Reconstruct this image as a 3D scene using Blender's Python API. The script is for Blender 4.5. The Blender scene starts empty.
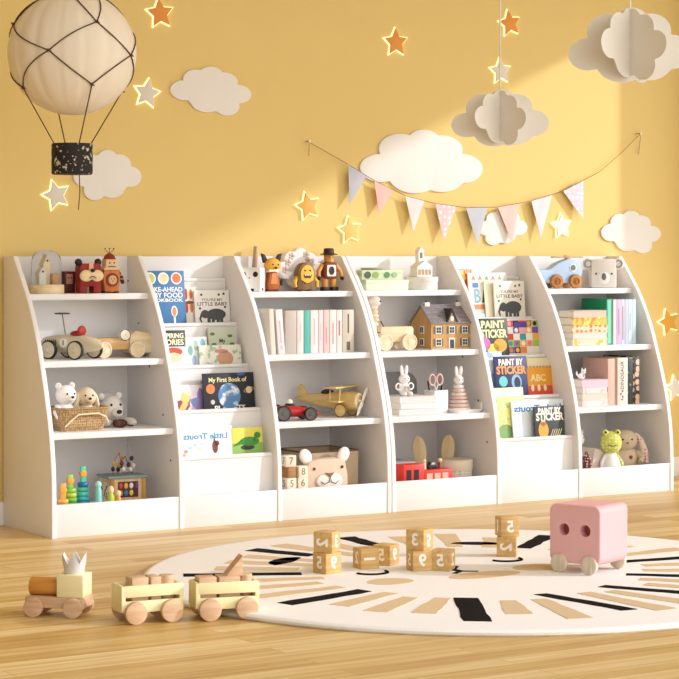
import bpy, bmesh, math, random
from mathutils import Matrix, Vector, Euler
random.seed(7)
SC = bpy.context.scene
COL = SC.collection
PI = math.pi
R = math.radians

# ------------------------------------------------------------------ camera, sky, sun, exposure
cam_data = bpy.data.cameras.new('camera')
cam = bpy.data.objects.new('camera', cam_data)
COL.objects.link(cam)
cam.location = (-3.1428, -7.2923, 1.0)
cam.rotation_euler = (PI/2, 0, -R(32.3474))
cam_data.sensor_width = 36.0
cam_data.sensor_fit = 'HORIZONTAL'
cam_data.lens = 2115.0/679*36.0
cam_data.shift_y = -83.5/679
cam_data.clip_end = 100
SC.camera = cam

world = bpy.data.worlds.new('world')
SC.world = world
world.use_nodes = True
wn, wl = world.node_tree.nodes, world.node_tree.links
bg = wn['Background']
# soft daylight from the open front of the room, dimmer from the sides and the back
w_tc = wn.new('ShaderNodeTexCoord')
w_dot = wn.new('ShaderNodeVectorMath'); w_dot.operation = 'DOT_PRODUCT'; w_dot.inputs[1].default_value = (.36, -.92, .12)
w_rmp = wn.new('ShaderNodeMapRange'); w_rmp.interpolation_type = 'SMOOTHSTEP'
w_rmp.inputs[1].default_value = .15; w_rmp.inputs[2].default_value = 1.0
w_rmp.inputs[3].default_value = .08; w_rmp.inputs[4].default_value = 2.15
wl.new(w_tc.outputs['Generated'], w_dot.inputs[0]); wl.new(w_dot.outputs['Value'], w_rmp.inputs[0]); wl.new(w_rmp.outputs[0], bg.inputs[1])
bg.inputs[0].default_value = (1.0, 0.98, 0.955, 1)

sun_data = bpy.data.lights.new('sun', 'SUN')
sun = bpy.data.objects.new('sun', sun_data)
COL.objects.link(sun)
sun.location = (6, -4, 4)
SUN_DIR = Vector((-1.5, 1.0, -0.688)).normalized()
sun.rotation_euler = SUN_DIR.to_track_quat('-Z', 'Y').to_euler()
sun_data.energy = 2.25
sun_data.angle = R(2.6)
sun_data.color = (0.98, 0.955, 1.04)

SC.view_settings.view_transform = 'Standard'
SC.view_settings.look = 'None'
SC.view_settings.gamma = 1
SC.view_settings.exposure = 0.13
SC.view_settings.use_curve_mapping = False


# ------------------------------------------------------------------ materials
def lin(c):
    if isinstance(c, str):
        c = [int(c[i:i+2], 16)/255 for i in (0, 2, 4)]
    return tuple((v/12.92 if v <= .04045 else ((v+.055)/1.055)**2.4) for v in c)

_mats = {}
def M(hexc, rough=.55, noise=.06, scale=30, bump=0.0, metal=0.0, spec=.4, sheen=0.0):
    """plain painted / plastic / fabric material with a little procedural mottling"""
    key = (hexc, rough, noise, scale, bump, metal)
    if key in _mats: return _mats[key]
    m = bpy.data.materials.new('paint_' + hexc)
    m.use_nodes = True
    nt = m.node_tree; n = nt.nodes; L = nt.links
    b = n['Principled BSDF']
    c = lin(hexc)
    tc = n.new('ShaderNodeTexCoord')
    nz = n.new('ShaderNodeTexNoise'); nz.inputs['Scale'].default_value = scale; nz.inputs['Detail'].default_value = 3
    L.new(tc.outputs['Object'], nz.inputs['Vector'])
    mx = n.new('ShaderNodeMix'); mx.data_type = 'RGBA'
    mx.inputs[6].default_value = tuple(v*(1-noise) for v in c) + (1,)
    mx.inputs[7].default_value = tuple(min(1, v*(1+noise)) for v in c) + (1,)
    L.new(nz.outputs['Fac'], mx.inputs[0])
    L.new(mx.outputs[2], b.inputs['Base Color'])
    b.inputs['Roughness'].default_value = rough
    b.inputs['Metallic'].default_value = metal
    b.inputs['Specular IOR Level'].default_value = spec
    if bump:
        bp = n.new('ShaderNodeBump'); bp.inputs['Strength'].default_value = bump; bp.inputs['Distance'].default_value = .002
        L.new(nz.outputs['Fac'], bp.inputs['Height']); L.new(bp.outputs[0], b.inputs['Normal'])
    _mats[key] = m
    return m

def WOOD(light, dark, scale=18, axis='X', rough=.5):
    key = ('w', light, dark, scale, axis)
    if key in _mats: return _mats[key]
    m = bpy.data.materials.new('wood_' + light)
    m.use_nodes = True
    nt = m.node_tree; n = nt.nodes; L = nt.links
    b = n['Principled BSDF']
    tc = n.new('ShaderNodeTexCoord'); mp = n.new('ShaderNodeMapping')
    s = {'X': (.12, 1, 1), 'Y': (1, .12, 1), 'Z': (1, 1, .12)}[axis]
    mp.inputs['Scale'].default_value = s
    nz = n.new('ShaderNodeTexNoise'); nz.inputs['Scale'].default_value = scale*4; nz.inputs['Detail'].default_value = 4
    nz.inputs['Distortion'].default_value = .6
    L.new(tc.outputs['Object'], mp.inputs[0]); L.new(mp.outputs[0], nz.inputs['Vector'])
    cr = n.new('ShaderNodeValToRGB')
    cr.color_ramp.elements[0].position = .3; cr.color_ramp.elements[0].color = lin(dark) + (1,)
    cr.color_ramp.elements[1].position = .65; cr.color_ramp.elements[1].color = lin(light) + (1,)
    L.new(nz.outputs['Fac'], cr.inputs[0]); L.new(cr.outputs[0], b.inputs['Base Color'])
    b.inputs['Roughness'].default_value = rough
    b.inputs['Specular IOR Level'].default_value = .3
    _mats[key] = m
    return m

def SPECKLE(base, spots, scale=60, thr=.55, rough=.6, bump=0.0, kind='voronoi', width=.04):
    """two-colour procedural pattern: dots (voronoi) or patches (noise)"""
    key = ('s', base, spots, scale, thr, kind)
    if key in _mats: return _mats[key]
    m = bpy.data.materials.new('pattern_' + base)
    m.use_nodes = True
    nt = m.node_tree; n = nt.nodes; L = nt.links
    b = n['Principled BSDF']
    tc = n.new('ShaderNodeTexCoord')
    if kind == 'voronoi':
        tx = n.new('ShaderNodeTexVoronoi'); tx.inputs['Randomness'].default_value = .35; out = tx.outputs['Distance']
    else:
        tx = n.new('ShaderNodeTexNoise'); tx.inputs['Detail'].default_value = 3; out = tx.outputs['Fac']
    tx.inputs['Scale'].default_value = scale
    L.new(tc.outputs['Object'], tx.inputs['Vector'])
    cr = n.new('ShaderNodeValToRGB')
    a, c = (spots, base) if kind == 'voronoi' else (base, spots)
    cr.color_ramp.elements[0].position = thr; cr.color_ramp.elements[0].color = lin(a) + (1,)
    cr.color_ramp.elements[1].position = thr+width; cr.color_ramp.elements[1].color = lin(c) + (1,)
    L.new(out, cr.inputs[0]); L.new(cr.outputs[0], b.inputs['Base Color'])
    b.inputs['Roughness'].default_value = rough
    if bump:
        bp = n.new('ShaderNodeBump'); bp.inputs['Strength'].default_value = bump; bp.inputs['Distance'].default_value = .003
        L.new(out, bp.inputs['Height']); L.new(bp.outputs[0], b.inputs['Normal'])
    _mats[key] = m
    return m

def MULTI(cols, scale=25, rough=.5):
    """printed cover of many small coloured patches"""
    key = ('m',) + tuple(cols) + (scale,)
    if key in _mats: return _mats[key]
    m = bpy.data.materials.new('print_' + cols[0])
    m.use_nodes = True
    nt = m.node_tree; n = nt.nodes; L = nt.links
    b = n['Principled BSDF']
    tc = n.new('ShaderNodeTexCoord')
    tx = n.new('ShaderNodeTexVoronoi'); tx.inputs['Scale'].default_value = scale
    L.new(tc.outputs['Object'], tx.inputs['Vector'])
    sp = n.new('ShaderNodeSeparateColor'); L.new(tx.outputs['Color'], sp.inputs[0])
    cr = n.new('ShaderNodeValToRGB'); cr.color_ramp.interpolation = 'CONSTANT'
    e = cr.color_ramp.elements
    e[0].position = 0; e[0].color = lin(cols[0]) + (1,)
    e[1].position = 1/len(cols); e[1].color = lin(cols[1]) + (1,)
    for i in range(2, len(cols)):
        k = e.new(i/len(cols)); k.color = lin(cols[i]) + (1,)
    L.new(sp.outputs[0], cr.inputs[0]); L.new(cr.outputs[0], b.inputs['Base Color'])
    b.inputs['Roughness'].default_value = rough
    _mats[key] = m
    return m

def GLASS():
    if 'glass' in _mats: return _mats['glass']
    m = bpy.data.materials.new('clear_glass'); m.use_nodes = True
    b = m.node_tree.nodes['Principled BSDF']
    b.inputs['Transmission Weight'].default_value = 1; b.inputs['Roughness'].default_value = .02
    b.inputs['IOR'].default_value = 1.12; b.inputs['Base Color'].default_value = (.97, .98, .98, 1)
    nz = m.node_tree.nodes.new('ShaderNodeTexNoise'); nz.inputs['Scale'].default_value = 8
    mr = m.node_tree.nodes.new('ShaderNodeMapRange'); mr.inputs[3].default_value = .01; mr.inputs[4].default_value = .04
    m.node_tree.links.new(nz.outputs['Fac'], mr.inputs[0]); m.node_tree.links.new(mr.outputs[0], b.inputs['Roughness'])
    _mats['glass'] = m
    return m

def GLOW(hexc, strength):
    key = ('g', hexc, strength)
    if key in _mats: return _mats[key]
    m = bpy.data.materials.new('lamp_' + hexc); m.use_nodes = True
    b = m.node_tree.nodes['Principled BSDF']
    b.inputs['Base Color'].default_value = lin(hexc) + (1,)
    b.inputs['Emission Color'].default_value = lin(hexc) + (1,)
    b.inputs['Emission Strength'].default_value = strength
    _mats[key] = m
    return m


# ------------------------------------------------------------------ mesh builder
class MB:
    def __init__(self): self.bm = bmesh.new()
    def _merge(self, t, mtx=None):
        if mtx is not None: bmesh.ops.transform(t, matrix=mtx, verts=t.verts)
        me = bpy.data.meshes.new('tmp'); t.to_mesh(me); t.free()
        self.bm.from_mesh(me); bpy.data.meshes.remove(me)
        return self
    def box(self, x0, x1, y0, y1, z0, z1, bev=.0, mtx=None, seg=2):
        t = bmesh.new()
        bmesh.ops.create_cube(t, size=1)
        bmesh.ops.transform(t, matrix=Matrix.Translation(((x0+x1)/2, (y0+y1)/2, (z0+z1)/2)) @ Matrix.Diagonal((x1-x0, y1-y0, z1-z0, 1)), verts=t.verts)
        if bev:
            bev = min(bev, .45*min(abs(x1-x0), abs(y1-y0), abs(z1-z0)))
            bmesh.ops.bevel(t, geom=t.edges[:], offset=bev, segments=seg, affect='EDGES', profile=.5)
        return self._merge(t, mtx)
    def cyl(self, p0, p1, r0, r1=None, seg=24, bev=0):
        r1 = r0 if r1 is None else r1
        p0, p1 = Vector(p0), Vector(p1); d = p1-p0
        t = bmesh.new()
        bmesh.ops.create_cone(t, cap_ends=True, segments=seg, radius1=r0, radius2=r1, depth=d.length)
        if bev:
            ed = [e for e in t.edges if abs(e.verts[0].co.z-e.verts[1].co.z) < 1e-6]
            bmesh.ops.bevel(t, geom=ed, offset=bev, segments=2, affect='EDGES', profile=.5)
        q = d.to_track_quat('Z', 'Y').to_matrix().to_4x4()
        return self._merge(t, Matrix.Translation((p0+p1)/2) @ q)
    def ell(self, c, r, rot=(0, 0, 0), u=24, v=14):
        if not hasattr(r, '__len__'): r = (r, r, r)
        t = bmesh.new()
        bmesh.ops.create_uvsphere(t, u_segments=u, v_segments=v, radius=1)
        return self._merge(t, Matrix.Translation(c) @ Euler(rot).to_matrix().to_4x4() @ Matrix.Diagonal((r[0], r[1], r[2], 1)))
    def torus(self, c, R0, r, axis='Z', u=32, v=10, mtx=None):
        pts = []
        for i in range(u):
            a = 2*PI*i/u; p = (R0*math.cos(a), R0*math.sin(a), 0)
            if axis == 'X': p = (0, p[0], p[1])
            if axis == 'Y': p = (p[0], 0, p[1])
            pts.append(Vector(c)+Vector(p))
        return self.tube(pts, r, v, True, mtx)
    def tube(self, pts, r, seg=8, closed=False, mtx=None):
        pts = [Vector(p) for p in pts]; n = len(pts)
        rs = r if hasattr(r, '__len__') else [r]*n
        t = bmesh.new(); rings = []
        up = None
        for i, p in enumerate(pts):
            if closed: d = pts[(i+1) % n]-pts[i-1]
            else: d = pts[min(i+1, n-1)]-pts[max(i-1, 0)]
            d.normalize()
            if up is None:
                up = Vector((0, 0, 1)) if abs(d.z) < .9 else Vector((1, 0, 0))
            a = up-d*up.dot(d)
            if a.length < 1e-5: a = d.orthogonal()
            a.normalize(); up = a; b = d.cross(a)
            rings.append([t.verts.new(p+rs[i]*(math.cos(2*PI*k/seg)*a+math.sin(2*PI*k/seg)*b)) for k in range(seg)])
        for i in range(n if closed else n-1):
            A, B = rings[i], rings[(i+1) % n]
            for k in range(seg): t.faces.new((A[k], A[(k+1) % seg], B[(k+1) % seg], B[k]))
        if not closed:
            t.faces.new(rings[0][::-1]); t.faces.new(rings[-1])
        bmesh.ops.recalc_face_normals(t, faces=t.faces)
        return self._merge(t, mtx)
    def prism(self, poly, plane, d0, d1, bev=0, mtx=None):
        """poly in plane 'xz' (depth along y), 'xy' (depth z) or 'yz' (depth x)"""
        f = {'xz': lambda a, b, d: (a, d, b), 'xy': lambda a, b, d: (a, b, d), 'yz': lambda a, b, d: (d, a, b)}[plane]
        t = bmesh.new()
        A = [t.verts.new(f(a, b, d0)) for a, b in poly]; B = [t.verts.new(f(a, b, d1)) for a, b in poly]
        fa = t.faces.new(A); fb = t.faces.new(B[::-1])
        n = len(poly)
        for i in range(n): t.faces.new((A[i], B[i], B[(i+1) % n], A[(i+1) % n]))
        bmesh.ops.recalc_face_normals(t, faces=t.faces)
        if bev:
            ed = [e for e in t.edges if (e.verts[0] in A) == (e.verts[1] in A)]
            bmesh.ops.bevel(t, geom=ed, offset=bev, segments=2, affect='EDGES', profile=.5)
        big = [q for q in t.faces if len(q.verts) > 4]
        if big: bmesh.ops.triangulate(t, faces=big)
        return self._merge(t, mtx)
    def lathe(self, prof, c=(0, 0, 0), seg=32, axis='Z', mtx=None):
        t = bmesh.new(); rings = []
        for r, z in prof:
            if r < 1e-6: rings.append([t.verts.new((0, 0, z))])
            else: rings.append([t.verts.new((r*math.cos(2*PI*k/seg), r*math.sin(2*PI*k/seg), z)) for k in range(seg)])
        for A, B in zip(rings, rings[1:]):
            for k in range(seg):
                j = (k+1) % seg
                if len(A) == 1 and len(B) == 1: continue
                if len(A) == 1: t.faces.new((A[0], B[j], B[k]))
                elif len(B) == 1: t.faces.new((A[k], A[j], B[0]))
                else: t.faces.new((A[k], A[j], B[j], B[k]))
        bmesh.ops.recalc_face_normals(t, faces=t.faces)
        rot = {'Z': Matrix(), 'Y': Matrix.Rotation(PI/2, 4, 'X'), 'X': Matrix.Rotation(PI/2, 4, 'Y')}[axis]
        mm = Matrix.Translation(c) @ rot
        if mtx is not None: mm = mtx @ mm
        return self._merge(t, mm)
    def text(self, s, size, c=(0, 0, 0), rz=0, mirror=False, bold=.0, spin=0, thick=.0006, width=None, plane='xz'):
        """flat lettering centred at c, readable from -Y (rz turns the plane about z, spin turns it in its own plane)"""
        cu = bpy.data.curves.new('t', 'FONT'); cu.body = s; cu.size = size
        cu.align_x = 'CENTER'; cu.align_y = 'CENTER'; cu.offset = bold*size; cu.extrude = thick; cu.resolution_u = 3
        o = bpy.data.objects.new('t', cu); COL.objects.link(o)
        bpy.context.view_layer.update()
        me = bpy.data.meshes.new_from_object(o.evaluated_get(bpy.context.evaluated_depsgraph_get()))
        bpy.data.objects.remove(o); bpy.data.curves.remove(cu)
        t = bmesh.new(); t.from_mesh(me); bpy.data.meshes.remove(me)
        sx = 1
        if width and t.verts:
            w = max(v.co.x for v in t.verts)-min(v.co.x for v in t.verts)
            sx = width/w
        m = Matrix.Translation(c) @ Matrix.Rotation(rz, 4, 'Z')
        if plane == 'xz': m = m @ Matrix.Rotation(PI/2, 4, 'X')
        m = m @ Matrix.Rotation(spin, 4, 'Z') @ Matrix.Diagonal((-sx if mirror else sx, 1, 1, 1))
        bmesh.ops.transform(t, matrix=m, verts=t.verts)
        if mirror: bmesh.ops.reverse_faces(t, faces=t.faces)
        return self._merge(t)
    def build(self, name, mat, parent=None, loc=None, smooth=True):
        me = bpy.data.meshes.new(name)
        self.bm.normal_update()
        self.bm.to_mesh(me); self.bm.free()
        me.materials.append(mat)
        if smooth:
            me.shade_smooth(); me.set_sharp_from_angle(angle=R(38))
        o = bpy.data.objects.new(name, me); COL.objects.link(o)
        if parent is not None: o.parent = parent
        if loc is not None: o.location = loc
        return o

def tag(o, label, cat, group=None):
    o['label'] = label; o['category'] = cat
    if group: o['group'] = group
    return o
def thing(name, label, cat, loc=(0, 0, 0), rz=0, group=None):
    o = bpy.data.objects.new(name, None); COL.objects.link(o); o.empty_display_size = .05
    o.location = loc; o.rotation_euler = (0, 0, rz)
    return tag(o, label, cat, group)
def struct(o): o['kind'] = 'structure'; return o

def ellipse(cx, cz, rx, rz_, n=28, a0=0, a1=2*PI):
    full = abs(a1-a0-2*PI) < 1e-6
    return [(cx+rx*math.cos(a0+(a1-a0)*i/(n if full else n-1)), cz+rz_*math.sin(a0+(a1-a0)*i/(n if full else n-1))) for i in range(n)]
def rrect(x0, x1, z0, z1, r, n=5):
    p = []
    for cx, cz, a in ((x1-r, z1-r, 0), (x0+r, z1-r, PI/2), (x0+r, z0+r, PI), (x1-r, z0+r, 1.5*PI)):
        for i in range(n+1): p.append((cx+r*math.cos(a+PI/2*i/n), cz+r*math.sin(a+PI/2*i/n)))
    return p
def star_poly(r, ri, rot=0, cx=0, cz=0, n=5):
    return [(cx+(r if i % 2 == 0 else ri)*math.cos(PI/2+rot+PI*i/n), cz+(r if i % 2 == 0 else ri)*math.sin(PI/2+rot+PI*i/n)) for i in range(2*n)]

WHITE = M('EBE8E6', .42, .012, 12, spec=.35)
PAPER = M('F3EEE2', .8, .04, 60)
CREAM = M('F2E9D2', .6, .05)
BLACK = M('1C1A1B', .5, .1)
PINE = WOOD('E2C08C', 'C99F64', 14, 'X')
BEECH = WOOD('E0BE9A', 'C79E78', 14, 'X')
BIRCH = WOOD('EFDDBB', 'DFC598', 14, 'X')

# ------------------------------------------------------------------ the room
def floor_material():
    m = bpy.data.materials.new('bamboo_planks'); m.use_nodes = True
    nt = m.node_tree; n = nt.nodes; L = nt.links; b = n['Principled BSDF']
    tc = n.new('ShaderNodeTexCoord')
    br = n.new('ShaderNodeTexBrick')
    br.offset = .37; br.inputs['Scale'].default_value = 1
    br.inputs['Brick Width'].default_value = 1.1; br.inputs['Row Height'].default_value = .085
    br.inputs['Mortar Size'].default_value = .0012; br.inputs['Mortar Smooth'].default_value = .3
    br.inputs['Color1'].default_value = (0, 0, 0, 1); br.inputs['Color2'].default_value = (1, 1, 1, 1)
    br.inputs['Mortar'].default_value = (.5, .5, .5, 1); br.inputs['Bias'].default_value = 0
    L.new(tc.outputs['Object'], br.inputs['Vector'])
    mp = n.new('ShaderNodeMapping'); mp.inputs['Scale'].default_value = (1.2, 26, 1)
    L.new(tc.outputs['Object'], mp.inputs[0])
    ad = n.new('ShaderNodeVectorMath'); ad.operation = 'ADD'
    L.new(mp.outputs[0], ad.inputs[0]); L.new(br.outputs['Color'], ad.inputs[1])
    nz = n.new('ShaderNodeTexNoise'); nz.inputs['Scale'].default_value = 1.6; nz.inputs['Detail'].default_value = 5; nz.inputs['Distortion'].default_value = .4
    L.new(ad.outputs[0], nz.inputs['Vector'])
    mt = n.new('ShaderNodeMath'); mt.operation = 'MULTIPLY_ADD'; mt.inputs[1].default_value = .45
    L.new(br.outputs['Color'], mt.inputs[0])
    m2 = n.new('ShaderNodeMath'); m2.operation = 'MULTIPLY'; m2.inputs[1].default_value = .85
    L.new(nz.outputs['Fac'], m2.inputs[0]); L.new(m2.outputs[0], mt.inputs[2])
    cr = n.new('ShaderNodeValToRGB'); e = cr.color_ramp.elements
    e[0].position = .2; e[0].color = lin('A97A36') + (1,)
    e[1].position = .95; e[1].color = lin('E6CC94') + (1,)
    k = e.new(.55); k.color = lin('CDA964') + (1,)
    L.new(mt.outputs[0], cr.inputs[0])
    mx = n.new('ShaderNodeMix'); mx.data_type = 'RGBA'; mx.inputs[7].default_value = lin('B98A4C') + (1,)
    L.new(br.outputs['Fac'], mx.inputs[0]); L.new(cr.outputs[0], mx.inputs[6])
    L.new(mx.outputs[2], b.inputs['Base Color'])
    b.inputs['Roughness'].default_value = .38; b.inputs['Specular IOR Level'].default_value = .35
    return m

WALL = M('E2C67E', .85, .015, 3)
TRIM = M('F2F0EC', .45, .012, 10)
XW, XL, YF = 3.45, -4.2, -8.6
XLW = -4.2
struct(MB().box(XL, XW+.12, YF, .13, -.1, 0).build('floor', floor_material()))
struct(MB().box(XL, XW+.12, .012, .13, 0, 2.7).build('wall_back', WALL))
w = MB()
w.box(XW, XW+.12, -.315, .012, 0, 2.7)
w.box(XW, XW+.12, YF, -.315, 2.28, 2.7)
w.box(XW, XW+.12, YF, YF+.2, 0, 2.28)
struct(w.build('wall_right', WALL))
struct(MB().box(XL, XW+.12, -3.2, .13, 2.7, 2.8).build('ceiling', M('F4F0E8', .9, .01)))
struct(MB().box(XLW, XW, 0, .012, 0, .088, .003).build('baseboard_back', TRIM))
struct(MB().box(XW-.014, XW, -.315, 0, 0, .088, .003).build('baseboard_right', TRIM))

# ------------------------------------------------------------------ bookcases
PROF = [(0, .43), (.12, .4298), (.2427, .424), (.3723, .4035), (.4871, .371), (.5926, .335), (.7056, .2915), (.8192, .231), (.9126, .162), (1.0, .0895)]
def prof(z):
    for (a, p), (b, q) in zip(PROF, PROF[1:]):
        if z <= b: return p+(q-p)*(z-a)/(b-a)
    return PROF[-1][1]
def smooth_prof(n=40):
    # Catmull-Rom through the measured points
    P = [Vector((a, b)) for a, b in PROF]; out = []
    for i in range(len(P)-1):
        p0 = P[max(i-1, 0)]; p1 = P[i]; p2 = P[i+1]; p3 = P[min(i+2, len(P)-1)]
        for k in range(5):
            t = k/5
            out.append(.5*((2*p1)+(p2-p0)*t+(2*p0-5*p1+4*p2-p3)*t*t+(3*p1-p0-3*p2+p3)*t**3))
    out.append(P[-1])
    return [(v.x, v.y) for v in out]
SIDE = [(0, 0)] + [(-d, z) for z, d in smooth_prof()] + [(0, 1.0)]
SH = [(.8605, .178), (.620, .307), (.366, .380)]         # shelf tops and depths
RAIL = [(.915, .0275), (.743, .1215), (.586, .2125), (.423, .304), (.258, .3935)]
FLOORZ = .07
T = .018
WID = 1.444
HOLE = M('6E655C', .6)
def bookcase(x, label, pins):
    t = thing('bookcase', label, 'bookcase', (x, 0, 0), 0, 'white bookcases along the yellow wall')
    for a in (0, WID-T): MB().prism(SIDE, 'yz', a, a+T, .0015).build('side_panel', WHITE, t)
    D1, D2 = .510, .929
    for a in (D1, D2): MB().prism(SIDE, 'yz', a, a+T, .0015).build('divider_panel', WHITE, t)
    MB().box(T, WID-T, -.004, 0, .01, .999).build('back_panel', WHITE, t)
    bays = [(T, D1), (D1+T, D2), (D2+T, WID-T)]
    for i, (a, b) in enumerate(bays):
        MB().box(a, b, -.4265, -.4105, 0, .117, .0012).build('base_front', WHITE, t)
        if i != 1: MB().box(a, b, -.4105, -.004, FLOORZ-.016, FLOORZ).build('bottom_board', WHITE, t)
        if i != 1:
            for z, d in SH: MB().box(a, b, -d, -.004, z-.0225, z, .0012).build('shelf', WHITE, t)
    a, b = bays[1]
    for k, (rz, ry) in enumerate(RAIL):
        zf = RAIL[k+1][0]-.024 if k < 4 else .02
        MB().box(a, b, -ry+.004, -ry+.014, zf, rz-.009).build('tier_board', WHITE, t)
        MB().box(a, b, -ry, -ry+.020, rz-.017, rz, .0075, seg=3).build('tier_rail', WHITE, t)
        if k < 4: MB().box(a, b, -RAIL[k+1][1]+.014, -ry+.014, zf-.008, zf).build('slot_floor', WHITE, t)
    for xx, z, d in pins:
        MB().cyl((xx, -d, z), (xx-.0016, -d, z), .0042, seg=12).build('peg_hole', HOLE, t)
    return t
PINS = [(.510, .905, .012), (.510, .745, .10), (.510, .585, .19), (.510, .41, .30), (.510, .245, .36)]
X2 = 1.4475
bookcase(0, 'white curved three-bay bookcase on the left, its first bay half in shade', PINS)
bookcase(X2, 'white curved three-bay bookcase on the right, standing in full sunlight', PINS)

# ------------------------------------------------------------------ wall decorations
CIRC = [(-.33, .02, .17), (-.18, .22, .165), (.0, .30, .15), (.17, .20, .16), (.34, .0, .16), (-.06, -.14, .20), (.19, -.22, .16), (0, 0, .32)]
def cloud_poly(circs, w, h, n=150, flip=1):
    pts = []
    for i in range(n):
        a = 2*PI*i/n; dx, dz = math.cos(a), math.sin(a); best = .02
        for cx, cz, r in circs:
            bq = dx*cx+dz*cz; disc = bq*bq-(cx*cx+cz*cz-r*r)
            if disc > 0: best = max(best, bq+math.sqrt(disc))
        pts.append((best*dx*flip, best*dz))
    x0, x1 = min(p[0] for p in pts), max(p[0] for p in pts); z0, z1 = min(p[1] for p in pts), max(p[1] for p in pts)
    q = [((p[0]-(x0+x1)/2)/(x1-x0)*w, (p[1]-(z0+z1)/2)/(z1-z0)*h) for p in pts]
    return q if flip > 0 else q[::-1]
CLOUDW = M('E9E4DC', .8, .02, 10)
def wall_cloud(x0, x1, z0, z1, label, flip=1, circs=CIRC):
    o = MB().prism(cloud_poly(circs, x1-x0, z1-z0, flip=flip), 'xz', -.009, 0, .001).build('wall_cloud', CLOUDW, None, ((x0+x1)/2, .012, (z0+z1)/2))
    tag(o, label, 'wall decoration', 'cloud cutouts on the yellow wall')
wall_cloud(.700, 1.063, 1.555, 1.745, 'grey-white wall cloud on the shaded wall between a white star and the banner')
wall_cloud(.287, .574, 1.212, 1.405, 'grey-white wall cloud partly behind the hanging balloon basket', -1)
CIRC2 = [(-.34, -.06, .16), (-.17, .16, .18), (.02, .27, .13), (.17, .17, .17), (.34, -.04, .17), (-.06, -.12, .22), (.16, -.12, .2), (0, 0, .3)]
wall_cloud(1.579, 2.200, 1.262, 1.530, 'largest wall cloud, bright white behind the start of the banner', 1, CIRC2)
wall_cloud(2.175, 2.440, 1.046, 1.205, 'small white wall cloud low behind the banner pennants', -1)
wall_cloud(2.850, 3.197, 1.012, 1.203, 'white wall cloud right of the banner, above the koala box')

def wall_star(x, z, r, rot, hexc, label):
    t = thing('wall_star', label, 'wall decoration', (x, .012, z), 0, 'glowing stars on the wall')
    MB().prism(star_poly(r+.008, (r+.008)*.5, rot), 'xz', -.006, 0).build('light_rim', GLOW('FFEFB8', 1.15), t)
    MB().prism(star_poly(r, r*.5, rot), 'xz', -.014, -.006, .0015).build('star_plate', M(hexc, .6, .04), t)
wall_star(.655, 1.94, .058, .12, 'E2953A', 'orange glowing star at the top left, right of the balloon')
wall_star(.599, 1.628, .056, -.15, 'DDD6C8', 'white glowing star beside the balloon, above a cloud')
wall_star(1.755, 1.887, .058, .05, 'E2953A', 'orange glowing star high on the wall, left of the hanging clouds')
wall_star(2.345, 2.001, .056, .2, 'E2953A', 'orange glowing star beside the string of a hanging cloud')
wall_star(2.297, 1.793, .055, .1, 'DDD6C8', 'white glowing star just above the smaller hanging cloud')
wall_star(.216, 1.229, .056, .3, 'DDD6C8', 'white glowing star below the balloon basket')
wall_star(1.327, 1.202, .056, .25, 'E3AC52', 'amber glowing star left of the first grey pennant')
wall_star(1.529, 1.106, .054, .15, 'E9BE68', 'pale yellow glowing star below the pennants, lowest on the lit wall')
wall_star(2.629, 1.131, .054, .1, 'EDE8DE', 'white glowing star under the last pennants')
wall_star(3.243, .701, .058, .3, 'E2A23C', 'amber glowing star on the wall right of the bookcases')
wall_star(3.285, .401, .056, .2, 'E9E4DC', 'white glowing star low at the right edge, under an amber star')

# pennant banner
t = thing('pennant_banner', 'string of pastel triangular pennants hung between two nails on the wall', 'banner', (2.2, .0, 1.3))
SP = [(1.323, 1.46), (1.51, 1.374), (1.637, 1.311), (1.791, 1.251), (1.943, 1.220), (2.103, 1.205), (2.266, 1.209), (2.449, 1.238), (2.624, 1.284), (2.826, 1.371), (2.951, 1.458), (3.061, 1.546)]
def O(x, y, z): return (x-2.2, y, z-1.3)
s = [O(1.331, .004, 1.405), O(1.325, -.008, 1.44)] + [O(x, -.0125, z) for x, z in SP] + [O(3.066, -.008, 1.53), O(3.066, .004, 1.455)]
MB().tube(s, .0013, 6).build('string', M('8A6B3C', .8), t)
DOT = SPECKLE('DDC3C3', 'F6F2F0', 42, .32, .8)
DOT2 = SPECKLE('D5CCD6', 'F6F2F0', 42, .32, .8)
FL = [((1.51, 1.374), (1.598, 1.328), (1.515, 1.208), M('B9B9C0', .85)), ((1.637, 1.311), (1.731, 1.272), (1.66, 1.173), M('E6BBB0', .85)),
      ((1.791, 1.251), (1.887, 1.230), (1.831, 1.10), M('DDD8D4', .85)), ((1.943, 1.220), (2.051, 1.208), (1.986, 1.064), DOT),
      ((2.102, 1.205), (2.213, 1.206), (2.161, 1.047), M('BFC3C9', .85)), ((2.269, 1.210), (2.384, 1.225), (2.346, 1.056), M('E9C4BA', .85)),
      ((2.449, 1.238), (2.562, 1.265), (2.50, 1.078), M('DED9DA', .85)), ((2.624, 1.284), (2.736, 1.330), (2.733, 1.163), DOT2)]
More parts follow.
